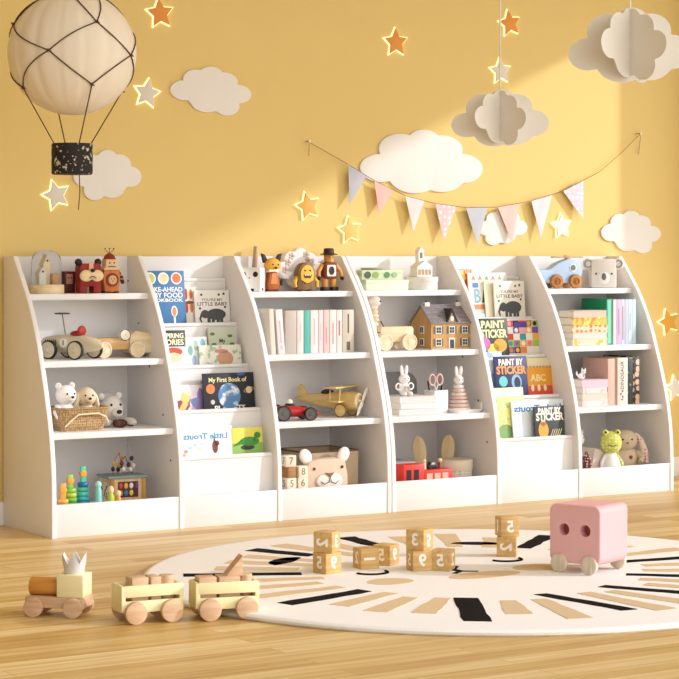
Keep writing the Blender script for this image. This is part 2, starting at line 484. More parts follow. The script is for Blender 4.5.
for a, b, c, m in FL:
    p = [O(*((q[0], 0, q[1]))) for q in (a, b, c)]
    # cloth pennant: top edge at the string, swung a little away from the wall at its tip
    bm = MB(); tb = bmesh.new(); N = 8; front = []; back = []
    for thick, store in ((0, front), (.0012, back)):
        for i in range(N+1):
            f = i/N; row = []
            for j in range(N-i+1):
                g = j/max(1, N-i)
                top = Vector(p[0]).lerp(Vector(p[1]), g); v = top.lerp(Vector(p[2]), f)
                v.y = -.0125-.002*f+.001*math.sin(g*6+f*3)-thick
                row.append(tb.verts.new(v))
            store.append(row)
    for st in (front, back):
        for i in range(N):
            A, B = st[i], st[i+1]
            for j in range(len(A)-1):
                if j < len(B): tb.faces.new((A[j], A[j+1], B[j]))
                if j+1 < len(B): tb.faces.new((A[j+1], B[j+1], B[j]))
    for i in range(N):
        tb.faces.new((front[i][0], front[i+1][0], back[i+1][0], back[i][0])); tb.faces.new((front[i][-1], front[i+1][-1], back[i+1][-1], back[i][-1]))
        tb.faces.new((front[0][i], front[0][i+1], back[0][i+1], back[0][i]))
    bmesh.ops.recalc_face_normals(tb, faces=tb.faces)
    bm._merge(tb); bm.build('pennant', m, t)
for x, z, l in ((1.323, 1.463, 'small nail holding the left end of the pennant banner'), (3.061, 1.549, 'small nail holding the right end of the pennant banner')):
    o = MB().cyl((0, .012, 0), (0, -.016, 0), .003, seg=10).cyl((0, -.016, 0), (0, -.019, 0), .006, seg=12).build('nail', M('B9AC90', .35, metal=.8), None, (x, 0, z)); tag(o, l, 'nail', 'nails of the banner')

# hanging hot-air balloon
BX, BY, BZ, BR = -.145, -.905, 1.672, .212
t = thing('hanging_balloon', 'cream paper hot-air balloon with rope net and dark basket, hanging at left', 'balloon', (BX, BY, 1.27))
bz = BZ-1.27
bm = bmesh.new(); U, V = 128, 40; rings = []
for j in range(V+1):
    ph = -PI/2+.14+(PI-.14)*j/V; row = []
    for i in range(U):
        a = 2*PI*i/U
        rr = BR*math.cos(ph)*(1-.018*(1-abs(math.cos(a*8+.4)))**2-.004*math.sin(a*21))
        row.append(bm.verts.new((rr*math.cos(a), rr*math.sin(a), bz+BR*.97*math.sin(ph))))
    rings.append(row)
for A, B in zip(rings, rings[1:]):
    for i in range(U): bm.faces.new((A[i], A[(i+1) % U], B[(i+1) % U], B[i]))
bm.faces.new(rings[0][::-1])
mb = MB(); mb._merge(bm); mb.build('envelope', M('F0E3CD', .85, .04, 9), t)
ROPE = M('5A4022', .85, .15, 120)
ca = -R(90)-R(32.3)+0     # angle facing the camera
def node(lon, lat, k=1.012):   # lon measured to the right as seen by the camera
    a = R(-90-32.35+0)+R(lon)+0
    return Vector((BR*k*math.cos(R(lat))*math.cos(a), BR*k*math.cos(R(lat))*math.sin(a), bz+BR*.97*k*math.sin(R(lat))))
def arc(l0, a0, l1, a1, n=9, sag=0):
    out = []
    for i in range(n+1):
        f = i/n; out.append(node(l0+(l1-l0)*f, a0+(a1-a0)*f+sag*math.sin(PI*f)))
    return out
net = MB(); knots = []
UP = [(-73+90*k if k else -70, 28) for k in range(1)]
up = [(-70, 25), (31, 24), (114, 25), (202, 25)]; mid = [(-13, -3), (70, -4), (157, -3), (247, -3)]; low = [(-58, -36), (28, -34), (117, -35), (207, -35)]
for k in range(4):
    nu, nm, nl = up[k], mid[k], low[k]
    u2 = up[(k+1) % 4]; l2 = low[(k+1) % 4]
    u2l = u2[0] if k < 3 else u2[0]+360; l2l = l2[0] if k < 3 else l2[0]+360
    net.tube(arc(nu[0], nu[1], nm[0], nm[1], sag=-2), .0022, 6); net.tube(arc(nm[0], nm[1], u2l, u2[1], sag=3), .0022, 6)
    net.tube(arc(nl[0], nl[1], nm[0], nm[1], sag=3), .0022, 6); net.tube(arc(nm[0], nm[1], l2l, l2[1], sag=-2), .0022, 6)
    net.tube(arc(nu[0], nu[1], nu[0]+42, 88), .0022, 6); net.tube(arc(nu[0], nu[1], nu[0]-42, 88), .0022, 6)
    for q in (nu, nm, nl):
        c = node(*q, 1.02)
        net.ell(c, (.006, .006, .005)); net.tube([c+Vector((-.008, 0, .004)), c, c+Vector((.009, 0, -.003))], .002, 5)
net.build('rope_net', ROPE, t)
bh, brd = .102, .068
for k in range(4):
    c = node(*low[k], 1.02); a = math.atan2(c.y, c.x)
    MB().tube([c, Vector((brd*.93*math.cos(a), brd*.93*math.sin(a), bh-.004))], .0021, 6).build('rope', ROPE, t)
MB().lathe([(0, 0), (brd*.96, 0), (brd, .006), (brd, bh-.006), (brd*.98, bh), (brd*.9, bh), (brd*.9, .02), (0, .02)], seg=40).build('basket', SPECKLE('231D18', 'CFC4B2', 70, .60, .8, .6, 'noise', .05), t)
MB().tube([(.012, -.03, 0), (.014, -.03, -.06), (.008, -.031, -.118)], .0018, 6).build('trailing_string', ROPE, t)
MB().tube([(0, 0, bz+BR*.96), (0, 0, 2.7-1.27)], .0018, 6).build('hanging_string', ROPE, t)

# hanging paper clouds
def hang_cloud(x, y, z, w, h, label, rz):
    t = thing('hanging_paper_cloud', label, 'hanging decoration', (x, y, z), rz, 'paper clouds hanging from the ceiling')
    pap = M('EFEAE0', .85, .02, 10)
    for a, k in ((0, 1), (R(58), .98), (R(-58), .98)):
        o = MB().prism(cloud_poly(CIRC2 if a == 0 else CIRC, w*k, h*(1 if a == 0 else .97)), 'xz', -.001, .001).build('paper_layer', pap, t); o.rotation_euler.z = a
    MB().tube([(0, 0, h*.40), (0, 0, 2.7-z)], .0036, 8).build('string', M('F0E8D6', .8), t)
hang_cloud(1.411, -1.18, 1.496, .35, .205, 'smaller paper cloud of crossed layers hanging at mid wall', -R(36))
hang_cloud(1.675, -1.585, 1.738, .43, .262, 'larger paper cloud of crossed layers hanging at the top right', -R(36))

# ------------------------------------------------------------------ rug
RX, RY, RR = .746, -1.958, 1.040
RUGH = .018
def rug():
    t = thing('lion_rug', 'round white rug with a sleeping lion face and striped black and tan mane', 'rug', (RX, RY, 0))
    pile = M('F7F4EF', .95, .05, 220, .6)
    MB().lathe([(0, 0), (RR-.005, 0), (RR, .005), (RR, .011), (RR-.007, .0165), (RR-.02, RUGH), (0, RUGH)], seg=128).build('pile', pile, t)
    blk = M('171413', .95, .2, 160, .5, spec=.1); tan = M('DCC29A', .95, .12, 160, .8)
    rnd = random.Random(3)
    def stripe(deg, r0, r1, w0, w1, mat, skew=0):
        a = R(deg); P = []
        for f in [i/6 for i in range(7)]:
            r = (r0+(r1-r0)*f)*RR; wd = (w0+(w1-w0)*f)/2*(1+.06*rnd.uniform(-1, 1)); P.append((r, wd, skew*(f-.5)+.0035*rnd.uniform(-1, 1)))
        left = [(r*math.cos(a)-(s+wd)*math.sin(a), r*math.sin(a)+(s+wd)*math.cos(a)) for r, wd, s in P]
        right = [(r*math.cos(a)-(s-wd)*math.sin(a), r*math.sin(a)+(s-wd)*math.cos(a)) for r, wd, s in P]
        MB().prism(right+left[::-1], 'xy', RUGH-.003, RUGH+.0012).build('mane_stripe', mat, t)
    blacks = [(38, .53, .86, .055), (85, .6, .86, .06), (114, .6, .84, .06), (153, .53, .88, .05), (194.5, .5, .82, .055), (232.5, .5, .87, .07), (262, .45, .78, .045), (290, .44, .74, .045), (319, .44, .80, .045), (351, .5, .85, .045)]
    for i, (d, r0, r1, wd) in enumerate(blacks):
        stripe(d, r0, r1, wd, wd*1.15, blk, .09 if d == 262 else (.05 if d in (232.5, 290) else 0))
        d2 = blacks[(i+1) % len(blacks)][0]+(360 if i == len(blacks)-1 else 0)
        k = 2 if d2-d < 34 else 3
        for j in range(1, k+1):
            stripe(d+(d2-d)*j/(k+1), .5+rnd.uniform(-.02, .05), .74+rnd.uniform(0, .12), .05, .075, tan)
    # ears: black half-moons; face: closed eyes, nose, cheeks
    for ex, ey, rt in ((.355-RX, -1.455-RY, R(35)), (1.115-RX, -1.455-RY, R(-38))):
        p = ellipse(0, 0, .095, .05, 20, 0, PI) + ellipse(0, 0, .095, .022, 20, PI, 2*PI)[1:-1]
        q = [(ex+a*math.cos(rt)-b*math.sin(rt), ey+a*math.sin(rt)+b*math.cos(rt)) for a, b in p]
        MB().prism(q, 'xy', RUGH-.003, RUGH+.0012).build('ear', blk, t)
    for ex in (.45, .97):
        pts = [(ex-RX+.052*math.cos(a), -1.805-RY+.048*math.sin(a), RUGH+.0005) for a in [PI+PI*i/14 for i in range(15)]]
        MB().tube(pts, .005, 6).build('closed_eye', blk, t)
    n = [(-.05, .045), (.05, .045), (.058, .03), (.012, -.02), (.012, -.055), (.05, -.085), (.04, -.095), (0, -.068), (-.04, -.095), (-.05, -.085), (-.012, -.055), (-.012, -.02), (-.058, .03)]
    MB().prism([(a+.70-RX, b-1.87-RY) for a, b in n], 'xy', RUGH-.003, RUGH+.0012).build('nose', blk, t)
    for ex, ey, r in ((.40, -1.985, .075), (.955, -1.99, .085)):
        MB().prism(ellipse(ex-RX, ey-RY, r, r*.8), 'xy', RUGH-.003, RUGH+.001).build('cheek', tan, t)
    MB().prism(ellipse(.72-RX, -2.03-RY, .13, .06), 'xy', RUGH-.003, RUGH+.0009).build('muzzle', tan, t)
rug()

# ------------------------------------------------------------------ floor toys
DIG = M('FBF6EA', .7, .01)
BLOCKW = WOOD('DFBB7C', 'C99E5E', 16, 'X')
def number_block(cx, cy, z, deg, left, right, label):
    """left / right: (character, spin) on the two faces turned to the viewer"""
    S = .064; h = S/2
    t = thing('number_block', label, 'toy block', (cx, cy, z), R(deg), 'wooden number blocks on the lion rug')
    MB().box(-h, h, -h, h, 0, S, .003).build('block', BLOCKW, t)
    for (ch, sp), rz in ((left, -PI/2), (right, 0)):
        c = (-h-.0001, 0, h) if rz else (0, -h-.0001, h)
        MB().text(ch, .052, c, rz, True, .03, sp).build('digit', DIG, t)
def nb(nx, ny, deg):
    a = R(deg); h = .032
    return nx+h*(math.cos(a)-math.sin(a)), ny+h*(math.sin(a)+math.cos(a))
z0 = RUGH; z1 = RUGH+.064
x, y = nb(.309, -1.764, 8.6); number_block(x, y, z0, 8.6, ('5', 0), ('9', 0), 'number block showing a backward 5, under the leftmost stack of blocks')
number_block(x+.002, y+.004, z1, 33.7, ('2', PI/2), ('3', 0), 'number block with a sideways 2, on top of the leftmost stack')
x, y = nb(.457, -1.734, -8.4); number_block(x, y, z0, -8.4, ('2', 0), ('1', PI/2), 'single number block with a sideways 1, right of the leftmost stack')
x, y = nb(.574, -1.722, 27.5); number_block(x, y, z0, 27.5, ('5', 0), ('9', 0), 'single number block just behind and left of the middle stack')
x, y = nb(.570, -1.857, -14); number_block(x, y, z0, -14, ('5', 0), ('9', 0), 'number block at the bottom of the middle stack')
number_block(x+.004, y+.002, z1, 26.5, ('3', 0), ('5', PI), 'number block with a backward 3, on top of the middle stack')
x, y = nb(.668, -1.917, 39); number_block(x, y, z0, 39, ('5', 0), ('2', 0), 'single number block with a backward 5, right of the middle stack')
x, y = nb(1.033, -1.776, 50); number_block(x, y, z0, 50, ('2', PI/2), ('4', 0), 'number block with a sideways 2, at the bottom of the stack nearest the pink wagon')
number_block(x+.006, y+.008, z1, -18, ('1', 0), ('5', 0), 'number block with a backward 5, on top of the stack nearest the pink wagon')

# pink toy wagon
def pink_wagon():
    L0, W0, zb, zt = .182, .170, .030, .212
    t = thing('toy_wagon', 'pink wooden box wagon with round windows and pale wheels, standing on the rug', 'toy wagon', (1.051, -2.126, RUGH), R(20))
    PINK = M('E9B4B4', .5, .02); PINKD = M('A65A58', .7, .05)
    bmw = MB().prism(rrect(-L0/2, L0/2, zb, zt, .022), 'yz', -W0/2, W0/2, .005)
    o = bmw.build('body', PINK, t)
    cut = MB()
    for yy in (-.038, .038): cut.cyl((-W0/2-.02, yy, .134), (-W0/2+.030, yy, .134), .019, seg=24)
    c = cut.build('cut', PINKD)
    c.parent = t
    bpy.context.view_layer.update()
    md = o.modifiers.new('b', 'BOOLEAN'); md.object = c; md.operation = 'DIFFERENCE'; md.solver = 'EXACT'
    bpy.context.view_layer.update()
    me = bpy.data.meshes.new_from_object(o.evaluated_get(bpy.context.evaluated_depsgraph_get()))
    o.modifiers.clear(); o.data = me; me.shade_flat(); bpy.data.objects.remove(c)
    for yy in (-.038, .038): MB().cyl((-W0/2+.0285, yy, .134), (-W0/2+.031, yy, .134), .0195, seg=24).build('window', PINKD, t)
    wh = WOOD('E4D8C2', 'CFC0A4', 16, 'Z')
    for xx in (-W0/2+.002, W0/2-.002):
        for yy in (-.054, .054):
            s = -1 if xx < 0 else 1
            MB().cyl((xx-s*.004, yy, .029), (xx+s*.011, yy, .029), .029, seg=28, bev=.004).build('wheel', wh, t)
    for yy in (-.054, .054): MB().cyl((-W0/2+.006, yy, .029), (W0/2-.006, yy, .029), .005, seg=10).build('axle', wh, t)
pink_wagon()

# wooden train: engine and two wagons; local x along the train, -y faces the viewer
LEM = M('F2E8B4', .5, .03, 10)
def wheel(t, x, y, r, w, z, mat=BEECH):
    s = 1 if y > 0 else -1
    MB().cyl((x, y-s*w/2, z), (x, y+s*w/2, z), r, seg=32, bev=.002).build('wheel', mat, t)
def engine():
    t = thing('toy_engine', 'wooden train engine with a lemon cab and orange boiler, standing on the floor', 'toy train', (-.650, -1.895, 0), R(-44))
    t.scale = (1.1, 1.1, 1.1)
    MB().box(-.078, .078, -.038, .038, .022, .050, .004).build('chassis', BEECH, t)
    MB().cyl((-.074, 0, .072), (.006, 0, .072), .0225, seg=32, bev=.002).build('boiler', WOOD('D99B4A', 'C17F30', 14, 'X'), t)
    MB().box(.006, .076, -.036, .036, .050, .107, .002).build('cab', LEM, t)
    for xx in (-.052, .052):
        for yy in (-.045, .045): wheel(t, xx, yy, .025, .013, .025)
    c = thing('felt_crown', 'small silver-grey felt crown sitting on the lemon engine cab', 'crown', (-.650+.045*math.cos(R(-44)), -1.895+.045*math.sin(R(-44)), .1177))
    b = bmesh.new(); N = 60; lo = []; hi = []; li = []; hj = []
    for i in range(N):
        a = 2*PI*i/N; saw = abs(((i/N*6) % 1)-.5)*2
        h = .028+.030*saw
        for lst, r, z in ((lo, .027, 0), (hi, .027+.010*(h/.058), h), (li, .0245, 0), (hj, .0245+.010*(h/.058), h)):
            lst.append(b.verts.new((r*math.cos(a), r*math.sin(a), z)))
    for i in range(N):
        j = (i+1) % N
        b.faces.new((lo[i], lo[j], hi[j], hi[i])); b.faces.new((li[j], li[i], hj[i], hj[j])); b.faces.new((hi[i], hi[j], hj[j], hj[i])); b.faces.new((lo[j], lo[i], li[i], li[j]))
    m = MB(); m._merge(b); m.build('crown_band', M('D9D4D0', .8, .06, 90, .4), c, smooth=False)
engine()
def wagon(x, y, deg, label, blocks):
    t = thing('toy_train_wagon', label, 'toy train', (x, y, 0), R(deg), 'wagons of the wooden train')
    L, W = .084, .040
    MB().box(-L, L, -W, W, .030, .038, .001).build('floor_board', LEM, t)
    for s in (-1, 1):
        yy = s*W
        MB().box(-L, L, yy-.004, yy+.004, .030, .062, .002).build('side_board', LEM, t)
        MB().box(-L, L, yy-.004, yy+.004, .072, .104, .002).build('side_board', LEM, t)
        for e in (-1, 1): MB().box(e*L-.006, e*L+.006, yy-.0036, yy+.0036, .036, .102, .001).build('corner_post', LEM, t)
    for e in (-1, 1): MB().box(e*L-.004, e*L+.004, -W+.004, W-.004, .030, .104, .002).build('end_board', LEM, t)
    for xx in (-L+.032, L-.032):
        for yy in (-W-.013, W+.013): wheel(t, xx, yy, .031, .016, .031)
        MB().cyl((xx, -W-.008, .031), (xx, W+.008, .031), .004, seg=10).build('axle', BEECH, t)
    a = R(deg)
    for nm, lx, ly, builder, lab in blocks:
        o = builder(); o.name = nm
        o.location = (x+lx*math.cos(a)-ly*math.sin(a), y+lx*math.sin(a)+ly*math.cos(a), .038); o.rotation_euler.z = a
        tag(o, lab, 'toy block', 'plain wooden blocks in the train')
def blk(sx, h, sy=.055): return lambda: MB().box(-sx/2, sx/2, -sy/2, sy/2, 0, h, .002).build('wooden_block', BEECH)
def rod(r, h): return lambda: MB().cyl((0, 0, 0), (0, 0, h), r, seg=28, bev=.001).build('wooden_cylinder', BEECH)
wagon(-.482, -2.105, -7, 'lemon slatted toy wagon just behind the engine, carrying three upright blocks', [
    ('wooden_block', -.030, 0, blk(.048, .084), 'wide wooden block at the left in the middle train wagon'),
    ('wooden_block', .016, .0, blk(.030, .084), 'narrow wooden block in the middle of the middle train wagon'),
    ('wooden_cylinder', .056, 0, rod(.021, .084), 'wooden cylinder at the right in the middle train wagon')])
def tri(): return MB().prism([(-.030, 0), (.018, 0), (.018, .056)], 'xz', -.022, .022, .0015).build('wooden_triangle', BEECH)
wagon(-.280, -2.174, -15, 'lemon slatted toy wagon at the end of the train, beside the rug', [
    ('wooden_block', -.052, .0, blk(.05, .078), 'wide wooden block at the left in the last train wagon'),
    ('wooden_block', .010, -.0, blk(.060, .078), 'wooden block under the triangle in the last train wagon'),
    ('wooden_cylinder', .062, 0, rod(.018, .080), 'wooden cylinder at the right in the last train wagon')])
a = R(-15); o = tri(); o.location = (-.280+.030*math.cos(a), -2.174+.030*math.sin(a), .116); o.rotation_euler.z = a
tag(o, 'wooden triangle standing on a block in the last train wagon', 'toy block', 'plain wooden blocks in the train')

# ------------------------------------------------------------------ books
PAGES = M('E6DCC8', .85, .05, 80)
def book_body(t, w, h, d, cover, mode):
    """mode 'face': cover turned to the viewer, spine at left; 'spine': spine turned to the viewer; both stand on z=0, front at -y"""
    c = .0018
    if mode == 'face':        # w along x, thickness d along y
        m = MB().box(-w/2, w/2, -d, -d+c, 0, h, .0004).box(-w/2, w/2, -c, 0, 0, h, .0004).box(-w/2, -w/2+c, -d+c, -c, 0, h)
        m.build('cover', cover, t)
        MB().box(-w/2+c, w/2-.003, -d+c, -c, .002, h-.002).build('pages', PAGES, t)
    else:                      # thickness w along x, depth d along y
        m = MB().box(-w/2, -w/2+c, 0, d, 0, h, .0004).box(w/2-c, w/2, 0, d, 0, h, .0004).box(-w/2+c, w/2-c, 0, c, 0, h, .0004)
        m.build('cover', cover, t)
        MB().box(-w/2+c, w/2-c, c, d-.003, .002, h-.003).build('pages', PAGES, t)
def flat_book_body(t, w, th, d, cover):      # lying flat, spine to the viewer
    c = .002
    MB().box(-w/2, w/2, 0, d, 0, c, .0005).box(-w/2, w/2, 0, d, th-c, th, .0005).box(-w/2+.001, w/2-.001, .0018, c+.0018, c, th-c).build('cover', cover, t)
    MB().box(-w/2+.003, w/2-.003, c+.0018, d-.004, c, th-c).build('pages', PAGES, t)

SLOT_Y = [-.09, -.18, -.275, -.365]
def dbook(bx, slot, x0, x1, ztop, layer, cover, label, tilt=7, th=.007, art=None, group='picture books in the display slots'):
    """picture book leaning in a display slot; bx is the bookcase's left end"""
    zf = RAIL[slot+1][0]-.024
    w = x1-x0; h = (ztop-zf)/math.cos(R(tilt))
    y = -(RAIL[slot][1]+.0265+layer*.0135)
    x0 += .633*(y-SLOT_Y[slot]); x1 += .633*(y-SLOT_Y[slot])     # measured at the slot's middle
    t = thing('picture_book', label, 'book', ((x0+x1)/2, y, zf), 0, group)
    t.rotation_euler = (-R(tilt), 0, 0)
    book_body(t, w, h, th, cover, 'face')
    if art: art(t, w, h, -th)
    return t
def pic(t, poly, mat, y, d=.0006, name='cover_picture'):
    return MB().prism(poly, 'xz', y-d, y+.0002).build(name, mat, t)
def ttl(t, s, size, x, z, y, mat, width=None, mirror=False, bold=.02, name='title'):
    return MB().text(s, size, (x, y-.0003, z), 0, mirror, bold, width=width, thick=.0004).build(name, mat, t)
def C_(hexc): return M(hexc, .5, .02)

def art_food(t, w, h, y):
    Wt = C_('F4F4F0')
    for i, c in enumerate(('B9C960', 'E8D8A8', 'D97A48')):
        x = (-.31+.31*i)*w
        pic(t, ellipse(x, h*.87, w*.13, w*.13), Wt, y, .0004); pic(t, ellipse(x, h*.87, w*.10, w*.10), C_(c), y, .0010)
    ttl(t, 'MAKE-AHEAD', .025, 0, h*.675, y, Wt, w*.88); ttl(t, 'BABY FOOD', .027, 0, h*.575, y, Wt, w*.88); ttl(t, 'COOKBOOK', .018, 0, h*.49, y, Wt, w*.88)
    for i, c in enumerate(('F1E9CF', 'E08B58')):
        x = (-.2+.42*i)*w
        pic(t, ellipse(x, h*.30, w*.075, w*.12), Wt, y, .0004); pic(t, ellipse(x, h*.30, w*.05, w*.09), C_(c), y, .001); pic(t, [(x-.004, h*.04), (x+.004, h*.04), (x+.004, h*.23), (x-.004, h*.23)], Wt, y, .0004)
dbook(0, 0, .536, .717, .942, 1, C_('3F76A6'), 'blue baby food cookbook at the left of the top display slot, left bookcase', art=art_food)
def art_red(t, w, h, y):
    for z in (.82, .5): 
        pic(t, ellipse(-.012, h*z, .007, .022), C_('C9452F'), y); pic(t, ellipse(.010, h*z, .007, .020), C_('D9773F'), y)
    pic(t, ellipse(0, h*.62, .02, .006), C_('7A4A32'), y)
dbook(0, 0, .690, .772, .880, 0, C_('EFE6D8'), 'narrow cream book with red shapes, between the blue cookbook and elephant book', art=art_red)
def art_eleph(t, w, h, y):
    K = C_('4B4E50')
    ttl(t, "YOU'RE MY", .016, .0, h*.74, y, C_('8A6A5E'), w*.6, bold=.005); ttl(t, 'LITTLE BABY', .020, 0, h*.63, y, C_('4A3F3B'), w*.86, bold=.005)
    pic(t, ellipse(.015*w/.15, h*.36, w*.27, h*.15), K, y, .0006, 'elephant'); 
    m = MB().prism(ellipse(-w*.22, h*.37, w*.12, h*.11), 'xz', y-.0008, y)
    for xx in (-.12, .0, .14, .24): m.box(xx*w-.007, xx*w+.007, y-.0007, y, h*.10, h*.34)
    m.tube([(-w*.31, y-.0004, h*.37), (-w*.37, y-.0004, h*.25), (-w*.33, y-.0004, h*.16)], [.006, .004, .003], 6)
    m.build('elephant', K, t)
    for sx, sz in ((-.30, .88), (.20, .88), (.34, .90), (.36, .55), (-.36, .52)):
        pic(t, ellipse(sx*w, sz*h, .005, .005, 12), K, y)
dbook(0, 0, .757, .912, .866, 1, C_('EFEDE8'), 'white picture book with a grey elephant, at the right of the left bookcase top slot', art=art_eleph)
def art_story(t, w, h, y):
    ttl(t, 'INSPIRING', .026, -.006, h*.86, y, C_('F3EFC6'), w*.96, bold=.03); ttl(t, 'STORIES', .03, -.004, h*.70, y, C_('F3EFC6'), w*.92, bold=.03)
    pic(t, rrect(-w*.49, w*.49, .002, h*.60, .004), C_('D9E2E4'), y, .0003)
    pic(t, ellipse(0, h*.47, w*.36, h*.11), C_('C8502C'), y, .0008); pic(t, ellipse(.002, h*.33, w*.30, h*.12), C_('EBCFA8'), y, .001)
dbook(0, 1, .556, .670, .716, 1, C_('2C3328'), 'story book with black title band and red hat, second slot of left bookcase', art=art_story)
def art_wat(t, w, h, y):
    for x, z, c in ((-.25, .6, '7DB7B0'), (.2, .55, 'E2C46C'), (.0, .75, 'A9CDB4'), (.3, .8, '88B7CE'), (-.1, .3, '9DB8D6')): pic(t, ellipse(x*w, z*h, .010, .020), C_(c), y)
dbook(0, 1, .664, .763, .689, 1, C_('EEF0EC'), 'white book with watercolour leaves in the second slot, beside the story book', art=art_wat)
def art_green(t, w, h, y):
    ttl(t, 'My', .022, -.0, h*.68, y, C_('3B4B38'), w*.22); ttl(t, 'first', .022, 0, h*.50, y, C_('3B4B38'), w*.3)
    for x, z in ((-.35, .85), (.3, .8), (.36, .6), (-.3, .6)): pic(t, ellipse(x*w, z*h, .011, .006, 14), C_('5D7A55'), y)
dbook(0, 1, .769, .888, .722, 0, C_('C5CDB4'), 'sage green book behind the wide floral book, second slot of left bookcase', art=art_green)
dbook(0, 1, .728, .912, .657, 2, SPECKLE('E9E6D6', '9FBFA4', 40, .56, .5, 0, 'noise', .06), 'wide low book with green floral print, front of the second slot', art=lambda t, w, h, y: (pic(t, ellipse(.02, h*.45, .035, .028), C_('C99A78'), y), pic(t, ellipse(.005, h*.75, .03, .008), C_('D98C86'), y)))
dbook(0, 2, .566, .634, .513, 1, MULTI(('E9E2D2', 'E6C26A', 'F1ECE0', '8B4A5A', 'EFE9DC'), 34), 'pale book with yellow and maroon print, left end of the third slot', th=.006)
dbook(0, 2, .628, .712, .511, 0, MULTI(('D9CCE8', 'A98BC8', 'ECE6F2', '8FA0D8', 'F0EAF0'), 30), 'lilac picture book behind the black planet book, third slot', th=.006)
def art_planet(t, w, h, y):
    ttl(t, 'My First Book of', .024, -.005, h*.83, y, C_('EFE9A8'), w*.74, bold=.02)
    pic(t, ellipse(-.0, h*.44, w*.22, w*.22), SPECKLE('4C7FB5', 'DCE6EC', 28, .52, .5, 0, 'noise', .1), y, .0008, 'planet')
    pic(t, ellipse(-w*.36, h*.62, w*.085, w*.085), C_('E08246'), y, .0008, 'planet'); pic(t, ellipse(w*.39, h*.57, w*.06, w*.06), C_('D9C39A'), y, .0008, 'planet')
    pic(t, ellipse(w*.25, h*.96, w*.08, h*.035), C_('3A55B8'), y, .0006, 'planet'); pic(t, ellipse(-w*.33, h*.30, w*.04, w*.04), C_('C9C7C2'), y, .0008, 'planet')
    MB().tube([(w*.39+w*.1*math.cos(a), y-.0004, h*.57+w*.04*math.sin(a+.6)) for a in [2*PI*i/24 for i in range(24)]], .0008, 5, True).build('planet', C_('E6D3A6'), t)
    ttl(t, 'PLANETS', .026, 0, h*.14, y, C_('EFEDE6'), w*.6)
dbook(0, 2, .695, .917, .554, 2, C_('26272E'), 'black picture book of planets, third slot of the left bookcase', art=art_planet)
def art_l(t, w, h, y):
    ttl(t, 'Little Trouts', .030, .0, h*.72, y, C_('4C8FBE'), w*.82, True, .02)
    m = MB().prism(ellipse(.038, h*.40, .012, .024), 'xz', y-.001, y).prism(ellipse(.046, h*.50, .011, .010), 'xz', y-.001, y)
    m.prism([(.032, h*.58), (.036, h*.70), (.040, h*.58)], 'xz', y-.001, y); m.build('horse', C_('7A3E2E'), t)
    for x, z, c in ((-.3, .4, '9FD0E0'), (-.12, .35, 'D9D6A2'), (-.2, .48, 'A6D2C4'), (-.08, .5, 'B7DDE8'), (-.42, .2, 'D9A86A'), (-.38, .3, 'C98A5A')): pic(t, ellipse(x*w, z*h, .008, .006, 12), C_(c), y)
dbook(0, 3, .540, .768, .360, 1, C_('DFECF0'), 'wide pale blue book with backward title and brown horse, left of the dinosaur book', art=art_l)
def art_dino(t, w, h, y):
    pic(t, rrect(-w*.49, w*.49, .002, h*.5, .003), C_('8DBB55'), y, .0003)
    m = MB().prism(ellipse(.01, h*.55, .042, .017), 'xz', y-.001, y).prism(ellipse(.045, h*.74, .014, .012), 'xz', y-.001, y).tube([(.03, y-.0005, h*.58), (.045, y-.0005, h*.72)], .007, 6).tube([(-.02, y-.0005, h*.55), (-.06, y-.0005, h*.42)], [.008, .002], 6)
    m.build('dinosaur', C_('3F8F3C'), t); pic(t, ellipse(0, h*.36, .03, .010), C_('3A2A1C'), y)
dbook(0, 3, .764, .900, .350, 1, C_('E6DC5A'), 'yellow book with a green dinosaur in the lowest slot of the left bookcase', art=art_dino)

# display slots of the right bookcase
def art_spiral(t, w, h, y):
    m = MB()
    for i in range(9): m.torus((-w*.42+w*.84*i/8, y+.004, h), .005, .0009, 'X', 10, 5)
    m.build('spiral_binding', C_('4A3A2A'), t)
ORG = MULTI(('E39A2E', 'F1C23E', 'D8612A', 'F4D872', 'C94A2E'), 40)
dbook(X2, 0, 1.985, 2.100, .938, 0, ORG, 'orange spiral-bound book peeking out at the left of the right bookcase top slot', art=art_spiral)
def art_abc(t, w, h, y):
    for i in range(5):
        pic(t, [(-w*.42+w*.17*i, h*.86), (-w*.42+w*.17*i+.022, h*.86), (-w*.42+w*.17*i+.011, h*.95)], C_(('E5915A', 'E5915A', '8FA66A', 'D98A7A', 'C9A25A')[i]), y)
    ttl(t, 'B', .085, -w*.30, h*.52, y, C_('7FAFC4'), .032, bold=.02); pic(t, rrect(-w*.40, -w*.25, h*.70, h*.8, .003), C_('4C86B8'), y)
    pic(t, [(-w*.18, h*.40), (-w*.08, h*.40), (-w*.13, h*.66)], C_('3F4A3C'), y); pic(t, rrect(-w*.4, -w*.1, h*.26, h*.36, .004), C_('D98A5A'), y)
dbook(X2, 0, 2.070, 2.272, .928, 1, C_('EFEDE4'), 'white alphabet book with small triangles, behind the elephant book on the right', art=art_abc)
dbook(X2, 0, 2.150, 2.225, .893, 2, C_('EFE8C8'), 'narrow cream book in front of the alphabet book, top slot on the right', th=.006)
dbook(X2, 0, 2.195, 2.356, .893, 3, C_('EEE9DA'), 'cream picture book with a grey elephant, top slot of the right bookcase', th=.006, art=art_eleph, tilt=5)
dbook(X2, 1, 2.000, 2.093, .757, 0, MULTI(('DCE8EE', '9CC4DC', 'F2F2EE', 'B9D8C8', 'EEE6D8'), 30), 'pale blue and white book behind the dark sticker book, second slot on the right')
